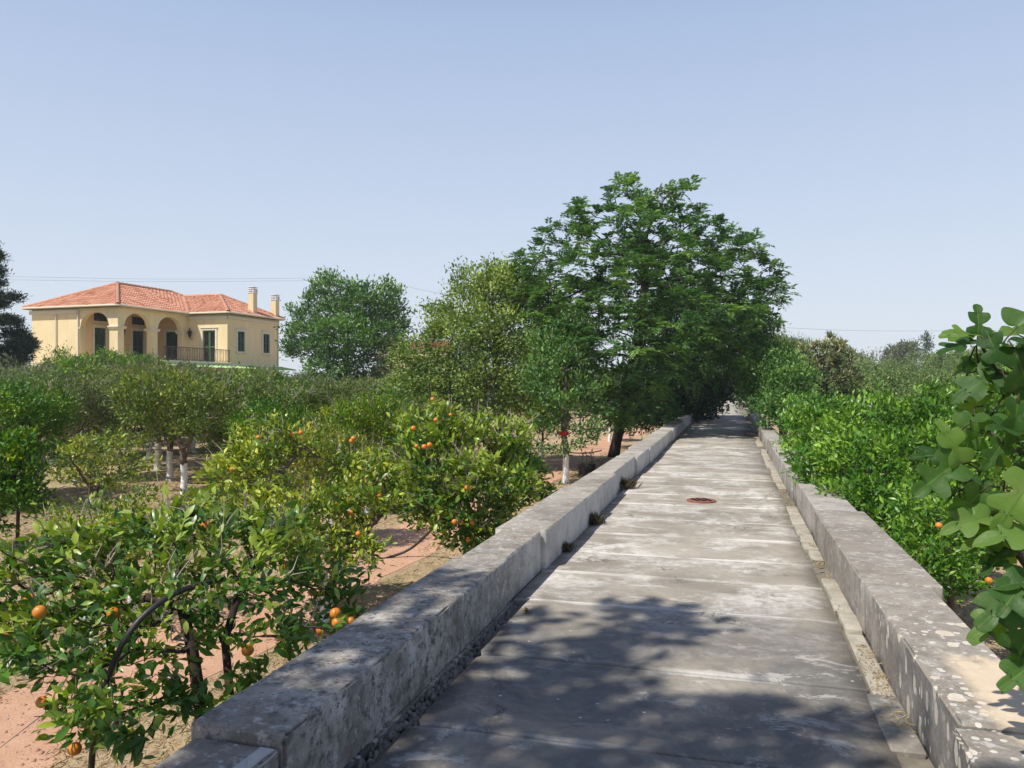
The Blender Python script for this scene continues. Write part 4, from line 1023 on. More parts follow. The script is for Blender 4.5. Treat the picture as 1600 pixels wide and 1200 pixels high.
# yellowish bushy tree with oranges, against the parapet
rt = at(745, 9.9); root = np.array((rt[0], rt[1], GZ))
lob = [tuple(P3(px, py, d) - root) + (r, r, r * .8) for px, py, d, r in ((660, 690, 9.5, .30), (715, 685, 9.9, .32), (790, 700, 10.2, .30), (835, 735, 10.6, .18), (640, 660, 9.6, .16), (690, 655, 9.8, .2), (755, 665, 10.2, .22), (655, 735, 9.3, .26), (735, 750, 9.3, .40), (805, 765, 9.9, .30), (700, 810, 9.1, .30), (760, 815, 9.5, .28), (735, 838, 9.2, .2), (850, 770, 10.3, .16), (800, 720, 10.4, .3), (675, 775, 9.1, .25), (810, 670, 10.4, .16), (678, 632, 9.75, .08))]
tr = [[(0, 0, 0), (.02, .02, .3), (.0, .05, .6), (-.03, .02, .85)], [(.08, .02, 0), (.12, .05, .3), (.2, .08, .6)]]
e, X, par, r, kids = build_tree('orange_tree', tuple(root), lob, tr, 105, dict(per=19, L=.095, ar=.42, spread=.065, young=.55, thr=2.1, top=1.6), n_attr=1000, seg=.08, kill=.11, r0=.003, ex=2.4, rmax=.06, wood='wood', lmat='citrusN', shape='oval', shell=.45, k=6, twigs=120)
tag(e, 'bushy round orange tree with yellowish top leaves and clustered oranges, against the parapet', 'tree', GR)
add_fruit(e, [tuple(P3(*p) - root) for p in ((676, 624, 9.7), (681, 656, 9.4), (646, 669, 9.2), (671, 695, 8.9), (663, 698, 8.9), (730, 762, 8.9), (710, 815, 8.8), (720, 816, 8.85), (737, 816, 9.0), (731, 843, 9.0), (767, 731, 9.5), (651, 697, 9.0), (704, 648, 9.6))], .88)
# thin sapling at the left edge
rt = at(27, 13.2); root = np.array((rt[0], rt[1], GZ))
lob = [tuple(P3(px, py, d) - root) + (r, r, r) for px, py, d, r in ((20, 740, 13.2, .45), (45, 775, 13.2, .32), (-10, 770, 13.4, .45), (30, 700, 13.3, .3))]
e, *_ = build_tree('sapling', tuple(root), lob, [[(0, 0, 0), (.01, 0, .35), (0, .02, .7), (.02, 0, 1.0)]], 107, dict(per=22, L=.10, spread=.08, young=.05, thr=2.4), n_attr=400, seg=.08, kill=.12, r0=.003, rmax=.028, wood='wooddark', lmat='citrus', shape='oval')
tag(e, 'slim dark leaved sapling on a thin brown stem, on bare straw', 'sapling')
# tree with white painted trunk and red tape
rt = at(884, 22.0); root = np.array((rt[0], rt[1], GZ))
lob = [tuple(P3(px, py, d) - root) + (r, r, r) for px, py, d, r in ((870, 630, 22, .45), (905, 610, 22.6, .55), (845, 590, 22.6, .6), (920, 672, 21.8, .36), (848, 655, 21.8, .36), (880, 560, 23, .7), (940, 640, 22.4, .35), (840, 700, 21.4, .18), (900, 520, 23.5, .7), (850, 540, 23.4, .6), (905, 690, 21.6, .2), (935, 590, 23, .5))]
e, *_ = build_tree('citrus_tree', tuple(root), lob, [[(0, 0, 0), (0, 0, .5), (.01, 0, .95), (-.06, 0, 1.4), (-.03, .1, 1.9)], ], 109, dict(per=26, L=.125, spread=.13, young=.3, skip=.1, thr=2.3), n_attr=620, seg=.13, kill=.19, r0=.004, rmax=.09, wood='woodw', lmat='dense', twigs=25)
tag(e, 'citrus tree with red tape round its white painted trunk, just behind the parapet', 'tree')
b = MB(); b.lathe([(.125, 1.36), (.130, 1.37), (.130, 1.45), (.125, 1.46)], (-.05, 0, 0), 16); b.build('red_tape', flat_mat('red tape', (.55, .03, .03), rough=.5), e)
# second white stub beside the foreground (white painted, seen through leaves)

# ---- the big pinnate tree and its neighbours
def big(name, px, d, lobs, trunks, seed, label, cat='tree', **kw):
    rt = at(px, d); root = np.array((rt[0], rt[1], GZ))
    lob = [tuple(P3(a, b_, c) - root) + (r, r, r * f) for a, b_, c, r, f in lobs]
    tr = [[tuple(P3(*p) - root) for p in t] for t in trunks]
    e, X, par, r, kids = build_tree(name, tuple(root), lob, tr, seed, **kw); tag(e, label, cat); return e, X, par, r, kids
e, X, par, r, kids = big('broadleaf_tree', 958, 30.0,
    [(1138, 372, 26, .5, .8), (1180, 392, 26, .5, .8), (1104, 345, 26, .5, .8), (978, 288, 26.5, .4, 1.0), (868, 350, 26.2, .55, .8), (830, 400, 26, .7, .8), (1205, 430, 26, .6, .8), (1215, 462, 25.8, .5, .7), (1160, 470, 25, .9, .7), (1040, 330, 26, .9, .8), (972, 305, 26.5, .75, .85), (1068, 310, 26, .85, .85), (1020, 345, 25.5, 1.1, .85), (905, 345, 26, .9, .85), (875, 375, 26, .7, .85), (950, 375, 25, 1.1, .85), (1010, 395, 24.5, 1.3, .85), (1105, 375, 25.5, 1.0, .85), (855, 425, 25.5, 1.0, .8), (925, 430, 24.5, 1.2, .85), (1070, 420, 24, 1.2, .85),
     (1130, 430, 25, 1.0, .75), (1175, 392, 25.5, .7, .75), (1195, 455, 25.5, .75, .75), (1000, 460, 23.6, 1.2, .8), (850, 485, 25, 1.1, .85), (910, 500, 24, 1.2, .85), (970, 530, 23, 1.2, .8), (1060, 500, 23, 1.2, .85), (1130, 500, 24, 1.1, .85), (1185, 500, 25, .7, .85),
     (1020, 560, 23.5, 1.0, .85), (940, 570, 24, 1.1, .85), (880, 560, 25, 1.1, .7), (860, 610, 26, .9, .7), (900, 630, 26, .9, .85), (985, 620, 24.5, .9, .85), (1060, 570, 25.5, 1.2, .7), (1120, 560, 25.5, 1.1, .8), (1155, 540, 25, .9, .8), (1020, 640, 27, 1.0, .7), (975, 650, 26, .6, .85), (1165, 580, 26.5, .6, .7), (1180, 545, 25.6, .7, .8), (1150, 500, 24.6, .9, .8), (1085, 545, 24, 1.0, .8), (1010, 420, 28, 1.5, .7), (930, 480, 28, 1.5, .7), (1100, 470, 28, 1.5, .7)],
    [[(958, 714, 30), (963, 690, 29.8), (970, 660, 29.4), (975, 630, 28.9), (985, 590, 28.0), (995, 540, 27.2), (1003, 490, 26.6), (1008, 440, 26.3), (1005, 400, 26.2)]],
    201, 'large feathery leaved tree with a dark leaning trunk, hanging over the slab walkway',
    lspec=dict(per=7.0, L=.46, pairs=8, thr=1.6, young=.38, droop=.45), n_attr=2050, seg=.24, kill=.34, r0=.009, ex=2.2, rmax=.2, wood='wooddark', lmat='melia', compound=True, shell=.78, k=7, jit=.2)
tips = np.nonzero(kids == 0)[0]; rs_ = np.random.default_rng(1)
for i, (px, py, d) in enumerate(((985, 384, 25.8), (1090, 372, 26.3), (1157, 553, 25), (916, 500, 25), (1030, 300, 27.4), (905, 385, 26.8), (846, 520, 25.4))):
    p = P3(px, py, d) - np.array(e.location); b = MB()
    for q in range(14):
        a = rs_.normal(size=3) * .09; b.lathe([(.004, -.04), (.03, -.02), (.035, 0), (.02, .03), (.004, .04)], tuple(p + a), 6)
    b.build('seed_cluster', M['seed'], e)
# low tree, shade put into its leaf colour, whose boughs close over the left side of the walkway
e, *_ = big('broadleaf_tree', 1062, 37,
    [(1060, 560, 35, 1.5, .8), (1110, 560, 34, 1.5, .8), (1085, 610, 33, 1.2, .8), (1120, 600, 31, 1.0, .7), (1050, 640, 33, 1.1, .8), (1080, 645, 35, 1.1, .7), (1150, 520, 34, 1.5, .7), (1180, 560, 34, 1.0, .7), (1020, 600, 33, 1.5, .9), (990, 640, 34, 1.2, .8), (1165, 585, 32, .7, .7), (1105, 630, 38, .9, .7), (1060, 500, 36, 1.8, .8)],
    [[(1062, 692, 37), (1064, 660, 36.8), (1066, 620, 36.4), (1072, 580, 35.8), (1080, 540, 35.2)]],
    203, 'dark shady tree whose low boughs close over the far walkway behind the feathery tree',
    lspec=dict(per=40, L=.22, spread=.30, thr=2.4, young=.02), n_attr=1300, seg=.28, kill=.36, r0=.011, ex=2.2, rmax=.2, wood='wooddark', lmat='denseD', shell=.3, jit=.2)
# pale tree
e, *_ = big('broadleaf_tree', 790, 27.5,
    [(720, 440, 27, .55, .9), (780, 445, 26.5, 1.1, .8), (830, 470, 26, 1.1, .8), (740, 480, 26.5, 1.0, .8), (690, 490, 27, .7, .7), (790, 520, 25.5, 1.4, .7), (720, 540, 25.5, 1.3, .7), (650, 560, 26, .8, .7), (680, 600, 25.5, 1.0, .7), (750, 590, 25, 1.2, .7), (830, 580, 25, 1.2, .8), (860, 520, 25.5, 1.0, .8), (640, 600, 26, .6, .8), (800, 630, 25, .8, .7), (700, 630, 25, .7, .6), (815, 425, 26.5, .5, .8)],
    [[(790, 724, 27.5), (788, 690, 27.4), (783, 650, 27.1), (778, 600, 26.7), (775, 550, 26.4), (776, 500, 26.4)]],
    205, 'pale olive green tree with loose drooping leaves, left of the feathery leaved tree',
    lspec=dict(per=42, L=.135, ar=.5, spread=.20, thr=2.4, young=.35, up=.0), n_attr=1300, seg=.2, kill=.27, r0=.007, ex=2.25, rmax=.16, wood='wood', lmat='olive', shell=.45, jit=.3)
# dark green round tree right of the house
e, *_ = big('broadleaf_tree', 545, 50,
    [(515, 458, 50, 1.2, 1.1), (545, 462, 50, 1.0, 1.1), (568, 470, 49, 1.2, 1), (605, 470, 50, 1.1, 1.1), (492, 470, 50, .8, 1.2), (470, 492, 50, .8, 1), (480, 530, 49, 1.5, .8), (540, 530, 48, 2.0, .7), (600, 530, 49, 1.6, .7), (628, 505, 50, .6, .9), (632, 490, 50, .35, 1), (520, 585, 48, 1.7, .7), (462, 550, 49.5, .7, .8), (458, 520, 50, .4, .8), (580, 575, 49, 1.5, .7), (517, 440, 50, .5, 1.3), (613, 452, 50, .4, 1.2), (495, 610, 49, 1.5, .6), (530, 500, 50, 1.8, .8), (590, 500, 50, 1.6, .8)],
    [[(545, 668, 50), (543, 640, 50), (545, 600, 49.6), (540, 560, 49.3), (542, 520, 49.2)]],
    207, 'dense dark green tree with an uneven rounded top, just right of the yellow house',
    lspec=dict(per=30, L=.25, ar=.45, spread=.24, thr=2.2, young=.35, up=.4), n_attr=1700, seg=.32, kill=.42, r0=.012, ex=2.2, rmax=.25, wood='wooddark', lmat='dense', shell=.55, jit=.3)
# reddish brown leaved shrub beside it
e, *_ = big('shrub', 612, 44, [(612, 545, 44, .8, 1.3), (598, 560, 44, .6, 1), (630, 560, 44, .7, 1), (612, 590, 44, .9, 1)], [[(612, 677, 44), (612, 640, 44), (612, 600, 44)]], 209,
    'brownish leaved shrub between the dense dark tree and the pale tree', 'shrub', lspec=dict(per=9, L=.18, spread=.2, young=.2), n_attr=90, seg=.3, kill=.45, r0=.01, rmax=.1, wood='wood', lmat='brownleaf')
# conifer at the left edge
rt = at(-14, 43.5); root = np.array((rt[0], rt[1], GZ)); rng = np.random.default_rng(301)
Hc = 11.2; lob = []
for i in range(70):
    t = rng.random() ** .75; z = .2 + t * (Hc - .5); R = (1 - t) ** .95 * 3.2 + .08; a = rng.uniform(0, 2 * PI); q = R * rng.uniform(.55, .95)
    s = .28 + .55 * (1 - t); lob.append((math.cos(a) * q, math.sin(a) * q, z - .12 * q, s * 1.2, s * 1.2, s * .42))
e, *_ = build_tree('conifer', tuple(root), lob, [[(0, 0, z) for z in np.linspace(0, Hc - .3, 22)]], 303, dict(per=34, L=.26, ar=.22, spread=.16, thr=2.4, young=.12, up=.1, droop=.1), n_attr=2600, seg=.2, kill=.24, r0=.008, ex=2.3, rmax=.2, wood='wooddark', lmat='conifer', shell=.4, jit=.15)
tag(e, 'tall dark conifer with ragged drooping boughs, left of the yellow house', 'tree')

# ---- right side
e, *_ = big('citrus_hedge', 1395, 10.2,
    [(1300, 685, 11.5, .42, .8), (1340, 665, 10.8, .45, .8), (1400, 660, 10.4, .45, .8), (1450, 668, 10.2, .42, .9), (1452, 628, 10.4, .22, 1.3), (1385, 630, 10.4, .2, 1.1), (1300, 740, 10.2, .5, .8), (1360, 730, 9.6, .6, .8), (1430, 730, 9.5, .55, .9), (1480, 710, 9.6, .4, .9), (1350, 795, 8.9, .5, .8), (1410, 805, 8.8, .6, .9), (1470, 785, 9.0, .5, .9), (1262, 705, 11.6, .35, .8), (1390, 860, 8.6, .5, .8), (1450, 870, 8.6, .5, .8), (1500, 750, 9.6, .4, 1), (1262, 662, 12.0, .33, .8)],
    [[(1395, 935, 10.2), (1397, 900, 10.1), (1400, 860, 9.9), (1400, 810, 9.8), (1400, 760, 9.7)], [(1440, 935, 10.2), (1450, 880, 10), (1450, 800, 9.7)], [(1330, 920, 10.7), (1330, 860, 10.8), (1320, 780, 10.8)]],
    401, 'large glossy bright green citrus bush crowding the lichen spotted parapet', 'bush',
    lspec=dict(per=19, L=.088, ar=.42, spread=.065, thr=2.3, young=.35, up=.55, top=1.4), n_attr=1900, seg=.09, kill=.12, r0=.0028, ex=2.4, rmax=.07, wood='wood', lmat='citrusR', shape='oval', shell=.7)
e, *_ = big('citrus_tree', 1490, 7.6, [(1440, 810, 7.2, .30, .9), (1500, 830, 7.2, .34, .9), (1470, 870, 6.9, .30, .9), (1530, 850, 7.4, .3, .8), (1430, 870, 7.0, .28, .9), (1500, 900, 7.0, .22, .8), (1550, 800, 7.8, .2, .8), (1475, 920, 6.9, .12, .7)],
    [[(1490, 1049, 7.6), (1488, 980, 7.5), (1485, 920, 7.3), (1485, 870, 7.2)]], 403, 'low young citrus with two oranges, between the glossy bush and the fig leaves', 'bush',
    lspec=dict(per=16, L=.07, ar=.36, spread=.06, thr=2.6, young=.35), n_attr=700, seg=.07, kill=.11, r0=.0022, ex=2.4, rmax=.03, wood='wood', lmat='citrusR', shape='oval')
add_fruit(e, [tuple(P3(1467, 821, 6.6) - np.array(e.location)), tuple(P3(1545, 907, 6.7) - np.array(e.location))], .95)
e, *_ = big('citrus_bush', 1560, 13.5, [(1500, 650, 13.5, .6, .9), (1560, 640, 13, .7, .9), (1600, 700, 12.5, .7, .9), (1530, 710, 12.8, .5, .9), (1640, 660, 13, .8, .9), (1575, 750, 12.2, .5, .8)],
    [[(1560, 853, 13.5), (1560, 800, 13.4), (1560, 740, 13.2)]], 405, 'green citrus bush behind the fig leaves at the edge of the picture', 'bush',
    lspec=dict(per=30, L=.095, spread=.10, young=.3, thr=2.6), n_attr=900, seg=.12, kill=.18, r0=.0035, rmax=.07, wood='wood', lmat='citrusR', shell=.6)
e, *_ = big('citrus_tree', 1225, 24, [(1195, 580, 24, .8, .8), (1230, 600, 23, .7, .8), (1210, 640, 22, .6, .7), (1240, 640, 22.5, .6, .8), (1185, 620, 23.5, .5, .8), (1220, 560, 24.5, .6, .8), (1250, 590, 24, .5, .8), (1200, 600, 26, .9, .9)],
    [[(1225, 742, 24), (1225, 700, 24), (1222, 650, 23.8)]], 407, 'green citrus tree at the shady stretch of walkway, left of the rosette leaved tree', 'tree',
    lspec=dict(per=30, L=.12, spread=.15, young=.3, thr=2.6), n_attr=900, seg=.14, kill=.19, r0=.005, rmax=.12, wood='wooddark', lmat='dense', shell=.6)
e, *_ = big('citrus_tree', 1262, 16.5, [(1262, 650, 16.5, .5, .8), (1285, 690, 15.5, .45, .8), (1250, 690, 16.2, .35, .8), (1300, 650, 16.5, .45, .8)],
    [[(1275, 806, 16.5), (1275, 760, 16.5), (1272, 700, 16.3)]], 411, 'lower green citrus between the glossy bush and the rosette leaved tree', 'tree',
    lspec=dict(per=28, L=.10, spread=.11, young=.3, thr=2.6), n_attr=600, seg=.10, kill=.15, r0=.004, rmax=.08, wood='wooddark', lmat='citrusR', shell=.6)
e, *_ = big('loquat_tree', 1290, 29, [(1265, 560, 29, .7, .8), (1300, 560, 28.5, .8, .8), (1320, 590, 28, .6, .8), (1280, 600, 28, .8, .8), (1300, 545, 29, .5, .8), (1250, 590, 28.5, .5, .8), (1310, 615, 28, .5, .8), (1275, 625, 28, .5, .8)],
    [[(1290, 718, 29), (1290, 680, 29), (1290, 630, 28.8)]], 409, 'pale grey green tree with long leaves in rosettes, right of the walkway', 'tree',
    lspec=dict(per=18, L=.27, ar=.27, spread=.04, thr=1.3, young=.5, up=.5), n_attr=420, seg=.16, kill=.24, r0=.01, rmax=.13, wood='wooddark', lmat='loquat', shell=.75)
e, *_ = big('pine_tree', 1222, 52, [(1205, 548, 52, 1.6, .6), (1235, 553, 52, 1.4, .6), (1255, 562, 52, 1.0, .6), (1190, 560, 52, 1.2, .6), (1225, 575, 52, 1.5, .5)],
    [[(1222, 665, 52), (1222, 620, 52), (1222, 590, 52)]], 413, 'round topped yellow green pine beyond the rosette leaved tree', 'tree',
    lspec=dict(per=60, L=.26, ar=.2, spread=.3, young=.4, up=.8, thr=2.4), n_attr=600, seg=.3, kill=.4, r0=.012, rmax=.2, wood='wooddark', lmat='pine', shell=.8)
# far trees on the right
def far(px, d, top, wpx, label, mat='farG', name='far_tree', n=200, cone=False, seed=0, L=.45, bare=False):
    H = EYE + (600 - top) / F * d - GZ; R = wpx / 2 / F * d; rng = np.random.default_rng(seed + int(px)); p = at(px, d)
    if cone: lob = [(0, 0, H * t, R * (1 - t) ** .6 * 1.0 + .1, R * (1 - t) ** .6 + .1, H * .09) for t in np.linspace(.1, .97, 12)]
    else: lob = rlobes(rng, R, H * .62, H * .38, 9, .5)
    e, *_ = build_tree(name, (p[0], p[1], GZ), lob, [[(0, 0, H * t) for t in np.linspace(0, .9 if cone else .45, 8)]], seed + 900, dict(per=2 if bare else 40, L=L, thr=2.4, ar=.45, spread=L * .9, young=.2, up=.5 if not cone else 1.2), n_attr=n, seg=H * .05, kill=H * .07, r0=.03 if bare else .02, rmax=H * .03, wood='twig' if bare else 'wood', lmat=mat)
    return tag(e, label, 'tree')
far(1447, 150, 520, 20, 'slender dark cypress standing up on the skyline', 'conifer', 'cypress_tree', cone=True, L=.5, n=700)
far(1309, 110, 534, 26, 'pointed green conifer on the skyline just right of the rosette leaved tree', 'dense', 'conifer', cone=True, L=.45, n=600)
far(1414, 135, 527, 46, 'grey green rounded tree on the skyline, left of the slender cypress', 'farG', n=260, L=.6)
far(1392, 140, 535, 30, 'smaller grey green tree on the skyline beside the rounded grey tree', 'farG', L=.6)
far(1362, 145, 537, 34, 'leafless grey tree on the skyline', 'farG', bare=True, n=260)
far(1335, 120, 545, 40, 'low bluish green tree on the skyline behind the rosette leaved tree', 'farG', L=.55)
far(1500, 95, 540, 90, 'broad green tree on the skyline right of the cypress', 'far', n=340, L=.5)
far(1580, 90, 545, 110, 'broad green tree on the skyline behind the fig leaves', 'far', n=340, L=.5)
# scrub beyond the hedge and along the horizon
def scrub(name, label, spots, mat, seed, L=.32, per=11, density=1.0):
    rng = np.random.default_rng(seed); PP = []
    for (px, d, top, wpx) in spots:
        p = at(px, d); H = EYE + (600 - top) / F * d - GZ; R = wpx / 2 / F * d
        n = int(900 * density); u = unit(rng.normal(size=(n, 3))); rr_ = rng.uniform(.62, 1, n)[:, None]
        u[:, 2] = np.abs(u[:, 2]); bump = 1 + .12 * np.sin(u[:, 1:2] * 23 + px) * np.sin(u[:, 2:3] * 19 + u[:, 0:1] * 17) + .22 * np.sin(u[:, 0:1] * 5 + px) * np.cos(u[:, 1:2] * 4 + d) + .10 * np.sin(u[:, 0:1] * 13 + u[:, 2:3] * 11)
        C = u * rr_ * bump * [R, R * .8, H] + [p[0], p[1], GZ]; rad = np.repeat(u, per, 0)
        Q = np.repeat(C, per, 0) + rng.normal(size=(n * per, 3)) * L * .9; cl = np.repeat(rng.random(n), per)
        PP.append((Q, rad, cl))
    Q = np.concatenate([a[0] for a in PP]); rad = np.concatenate([a[1] for a in PP]); cl = np.concatenate([a[2] for a in PP]); m = len(Q)
    D = unit(rad * .6 + rng.normal(size=(m, 3)) * .7 + [0, 0, .3]); N = unit(rad * .5 + rng.normal(size=(m, 3)) * .5 + [0, 0, .6])
    LL = L * rng.uniform(.6, 1.2, m); T = np.stack([np.clip(cl * .7 + rng.random(m) * .3, 0, 1), (rng.random(m) < .25) * rng.random(m), rng.random(m)], 1)
    o = link(name, leaf_mesh(name, Q, D, N, LL, LL * .45, T, M[mat])); return tag(o, label, kind='stuff')
rs = random.Random(12); sp1 = []
for d, top in ((28, 610), (38, 592), (50, 578), (66, 566), (84, 556)):
    x = 1330 if d < 60 else 1290
    while x < 1760: sp1.append((x, d + rs.uniform(-3, 3), top + rs.uniform(-9, 9) - (14 if x > 1500 else 0), rs.uniform(70, 130))); x += rs.uniform(45, 75)
scrub('shrubbery', 'mass of grey green scrub between the glossy bush and the skyline', sp1, 'far', 5, L=.15, density=1.9, per=9)
sp2 = []
x = -250
while x < 1900: sp2.append((x, rs.uniform(170, 260), 588 + rs.uniform(-6, 4), rs.uniform(90, 170))); x += rs.uniform(50, 80)
x = 640
while x < 1330: sp2.append((x, rs.uniform(75, 120), 586 + rs.uniform(-8, 4), rs.uniform(90, 150))); x += rs.uniform(45, 65)
scrub('treeline', 'far line of trees along the horizon', sp2, 'farG', 6, L=.7, per=7, density=.35)
sp3 = [(1105 + i * 13, 105 + i * 3, 598 - i, 60) for i in range(7)]
scrub('undergrowth', 'greenery closing the far end of the walkway', [(1075, 96, 585, 40), (1100, 118, 575, 60), (1140, 135, 572, 70), (1180, 118, 575, 60), (1195, 80, 585, 50), (1060, 62, 585, 50)], 'dense', 7, L=.3, density=.8)

# ---- fig tree at the right edge: limbs reach over the parapet
def fig_leaf_geo(size, bend, seed):
    rng = np.random.default_rng(seed); fold = rng.uniform(.05, .4); ph = rng.uniform(0, 6)
    # outline: five rounded lobes, tip along +y, stalk at the origin
    q = rng.uniform(.75, 1.25)
    ctrl = [(0, 0, .02), (.13, -.10, 0), (.36, -.09, .02), (.50, .06, .03), (.42, .22, .0), (.15 * q, .33, -.01), (.32, .46, .02), (.47, .62, .02), (.40, .76, .0), (.13 * q, .66, -.01), (.18, .84, .01), (.14, 1.02, 0), (0, 1.10, 0)]
    ctrl = [(x * .84, y, z) for x, y, z in ctrl]
    ctrl = [(x * rng.uniform(.9, 1.1), y * rng.uniform(.96, 1.04), z) for x, y, z in ctrl]
    def smooth(c):
        o = []
        for i in range(len(c) - 1):
            p0, p1, p2, p3 = [np.array(c[max(0, min(len(c) - 1, i + k))]) for k in (-1, 0, 1, 2)]
            for t in (0, .33, .67): o.append(.5 * ((2 * p1) + (-p0 + p2) * t + (2 * p0 - 5 * p1 + 4 * p2 - p3) * t * t + (-p0 + 3 * p1 - 3 * p2 + p3) * t ** 3))
        o.append(np.array(c[-1])); return o
    R_ = smooth(ctrl); L_ = [p * [-1, 1, 1] for p in smooth([(x * rng.uniform(.9, 1.08), y, z) for x, y, z in ctrl])]
    V = []; Fs = []
    n = len(R_); mid = [np.array([0, R_[i][1] if 0 < i < n - 1 else R_[i][1], 0.]) for i in range(n)]
    ym = np.clip([m_[1] for m_ in mid], 0, 1.08); ym = np.maximum.accumulate(ym)
    def curve(p):
        x, y, z = p; return np.array([x, y, z + fold * abs(x) - bend * y * y + .06 * math.sin(7 * y + 5 * x + ph) * abs(x) * 2 - .25 * x * x]) * size
    for side in (R_, L_):
        b0 = len(V)
        for i in range(n):
            a = np.array([0, ym[i], 0]); q = side[i]; V += [curve(a), curve(a * .93 + q * .07 + [0, 0, -.012]), curve(a * .55 + q * .45 + [0, 0, .018]), curve(q)]
        for i in range(n - 1):
            for j in range(3):
                f = (b0 + i * 4 + j, b0 + i * 4 + j + 1, b0 + (i + 1) * 4 + j + 1, b0 + (i + 1) * 4 + j)
                Fs.append(f if side is R_ else f[::-1])
    return np.array(V), Fs
rt = (2.75, 3.6); root = np.array((rt[0], rt[1], GZ)); e = tag(empty('fig_tree', tuple(root)), 'fig tree with big lobed leaves reaching in over the lichen spotted parapet', 'tree')
figs = [  # (px, py, d, size, tip direction (right, up, toward), normal (right, up, toward))
 (1528, 525, 2.9, .17, (-.9, .25, .1), (.2, .9, .45)), (1528, 522, 2.9, .15, (.05, .9, .1), (-.2, .3, .9)), (1545, 528, 2.9, .17, (.9, .35, .2), (-.3, .8, .5)), (1520, 532, 2.92, .21, (-.9, -.2, .2), (.1, .95, .2)),
 (1590, 510, 2.75, .24, (.5, .45, .2), (-.5, .6, .6)), (1585, 545, 2.7, .26, (.2, -.9, .3), (-.4, .3, .85)), (1560, 560, 2.8, .17, (-.2, .9, -.3), (-.6, .3, .7)), (1612, 590, 2.65, .26, (-.2, -.9, .2), (-.2, .2, .95)),
 (1555, 585, 2.85, .22, (-.85, -.35, .1), (.3, .7, .5)), (1545, 605, 2.95, .20, (-.55, -.7, .1), (.3, .5, .8)), (1530, 620, 2.9, .16, (-.5, -.6, .3), (-.2, .8, .5)),
 (1520, 650, 2.85, .22, (-.25, -.95, .1), (-.6, .1, .8)), (1530, 655, 2.8, .15, (.5, .2, .5), (-.1, .9, .4)), (1590, 630, 2.7, .20, (-.2, -.8, .2), (.1, .3, .95)), (1600, 680, 2.7, .22, (-.7, .3, .3), (.2, .9, .4)),
 (1580, 690, 2.7, .24, (-.9, -.5, .2), (-.1, .75, .6)), (1500, 720, 2.75, .20, (-.3, .85, .1), (.1, .3, .9)), (1492, 725, 2.75, .26, (-.8, -.5, .2), (-.1, .4, .9)), (1488, 712, 2.8, .20, (-.9, .1, .1), (.1, .85, .5)),
 (1560, 720, 2.65, .24, (.7, -.3, .3), (.3, .8, .5)), (1500, 740, 2.8, .16, (-.2, -.9, .1), (.7, .2, .6)), (1530, 770, 2.75, .22, (-.6, -.7, .1), (.3, .3, .9)), (1540, 760, 2.8, .25, (-.75, -.15, .2), (.2, .75, .6)),
 (1560, 790, 2.75, .22, (-.1, -.95, .1), (-.4, .1, .9)), (1535, 800, 2.8, .20, (-.1, -.95, .1), (.5, .1, .85)), (1610, 750, 2.6, .26, (-.6, -.7, .2), (-.2, .5, .8)), (1630, 830, 2.6, .26, (-.9, .2, .2), (.1, .8, .5)),
 (1600, 800, 2.7, .2, (.3, -.9, .2), (.1, .3, .9)), (1640, 900, 2.6, .26, (-.95, -.05, .2), (.2, .85, .5)), (1605, 920, 2.65, .28, (-.85, -.45, .2), (.2, .8, .5)), (1590, 955, 2.7, .25, (-.85, -.35, .1), (-.3, .7, .6)), (1620, 960, 2.6, .26, (-.5, -.8, .2), (-.2, .7, .6)), (1610, 860, 2.75, .2, (.2, -.9, .2), (.3, .4, .8)),
 (1640, 640, 2.6, .28, (.1, -.9, .2), (-.4, .3, .8)), (1650, 560, 2.7, .26, (-.5, .4, .3), (.2, .8, .5)), (1625, 1030, 2.6, .22, (-.8, -.5, .1), (-.1, .6, .7)), (1570, 640, 2.95, .2, (-.6, -.5, .1), (.3, .6, .6)), (1570, 745, 2.9, .24, (-.5, -.8, .1), (.2, .4, .8)), (1510, 700, 2.8, .13, (.3, .8, .2), (.5, .2, .8)), (1575, 600, 2.85, .2, (.3, -.9, .1), (.4, .2, .9)), (1600, 560, 2.75, .2, (-.6, .3, .3), (0, .9, .4)), (1560, 815, 2.75, .17, (.7, -.5, .2), (-.3, .6, .7)), (1540, 560, 2.95, .15, (-.9, -.1, .1), (.2, .9, .3)), (1585, 1050, 2.75, .12, (-.5, -.8, .1), (.8, .3, .5)),
]
rng = np.random.default_rng(9)
for ax, ay, ad in ((1640, 930, 2.75), (1580, 850, 2.78), (1545, 800, 2.8), (1510, 745, 2.82), (1640, 650, 2.8), (1590, 610, 2.88), (1555, 570, 2.9), (1640, 720, 2.78), (1580, 700, 2.8), (1640, 960, 2.7), (1600, 930, 2.7)):
    for q in range(3):
        figs.append((ax + rng.normal() * 14, ay + rng.normal() * 14, ad + rng.normal() * .05, rng.uniform(.12, .24), tuple(rng.normal(size=3) * [1, .7, .5] + [-.25, -.25, 0]), tuple(rng.normal(size=3) * .45 + [0, .7, .45])))
V = []; Fq = []; T = []; nn = 0; b = MB(); rng = np.random.default_rng(8)
def cam3(v): return unit(RIGHT * v[0] + UP * v[1] - FWD * v[2])
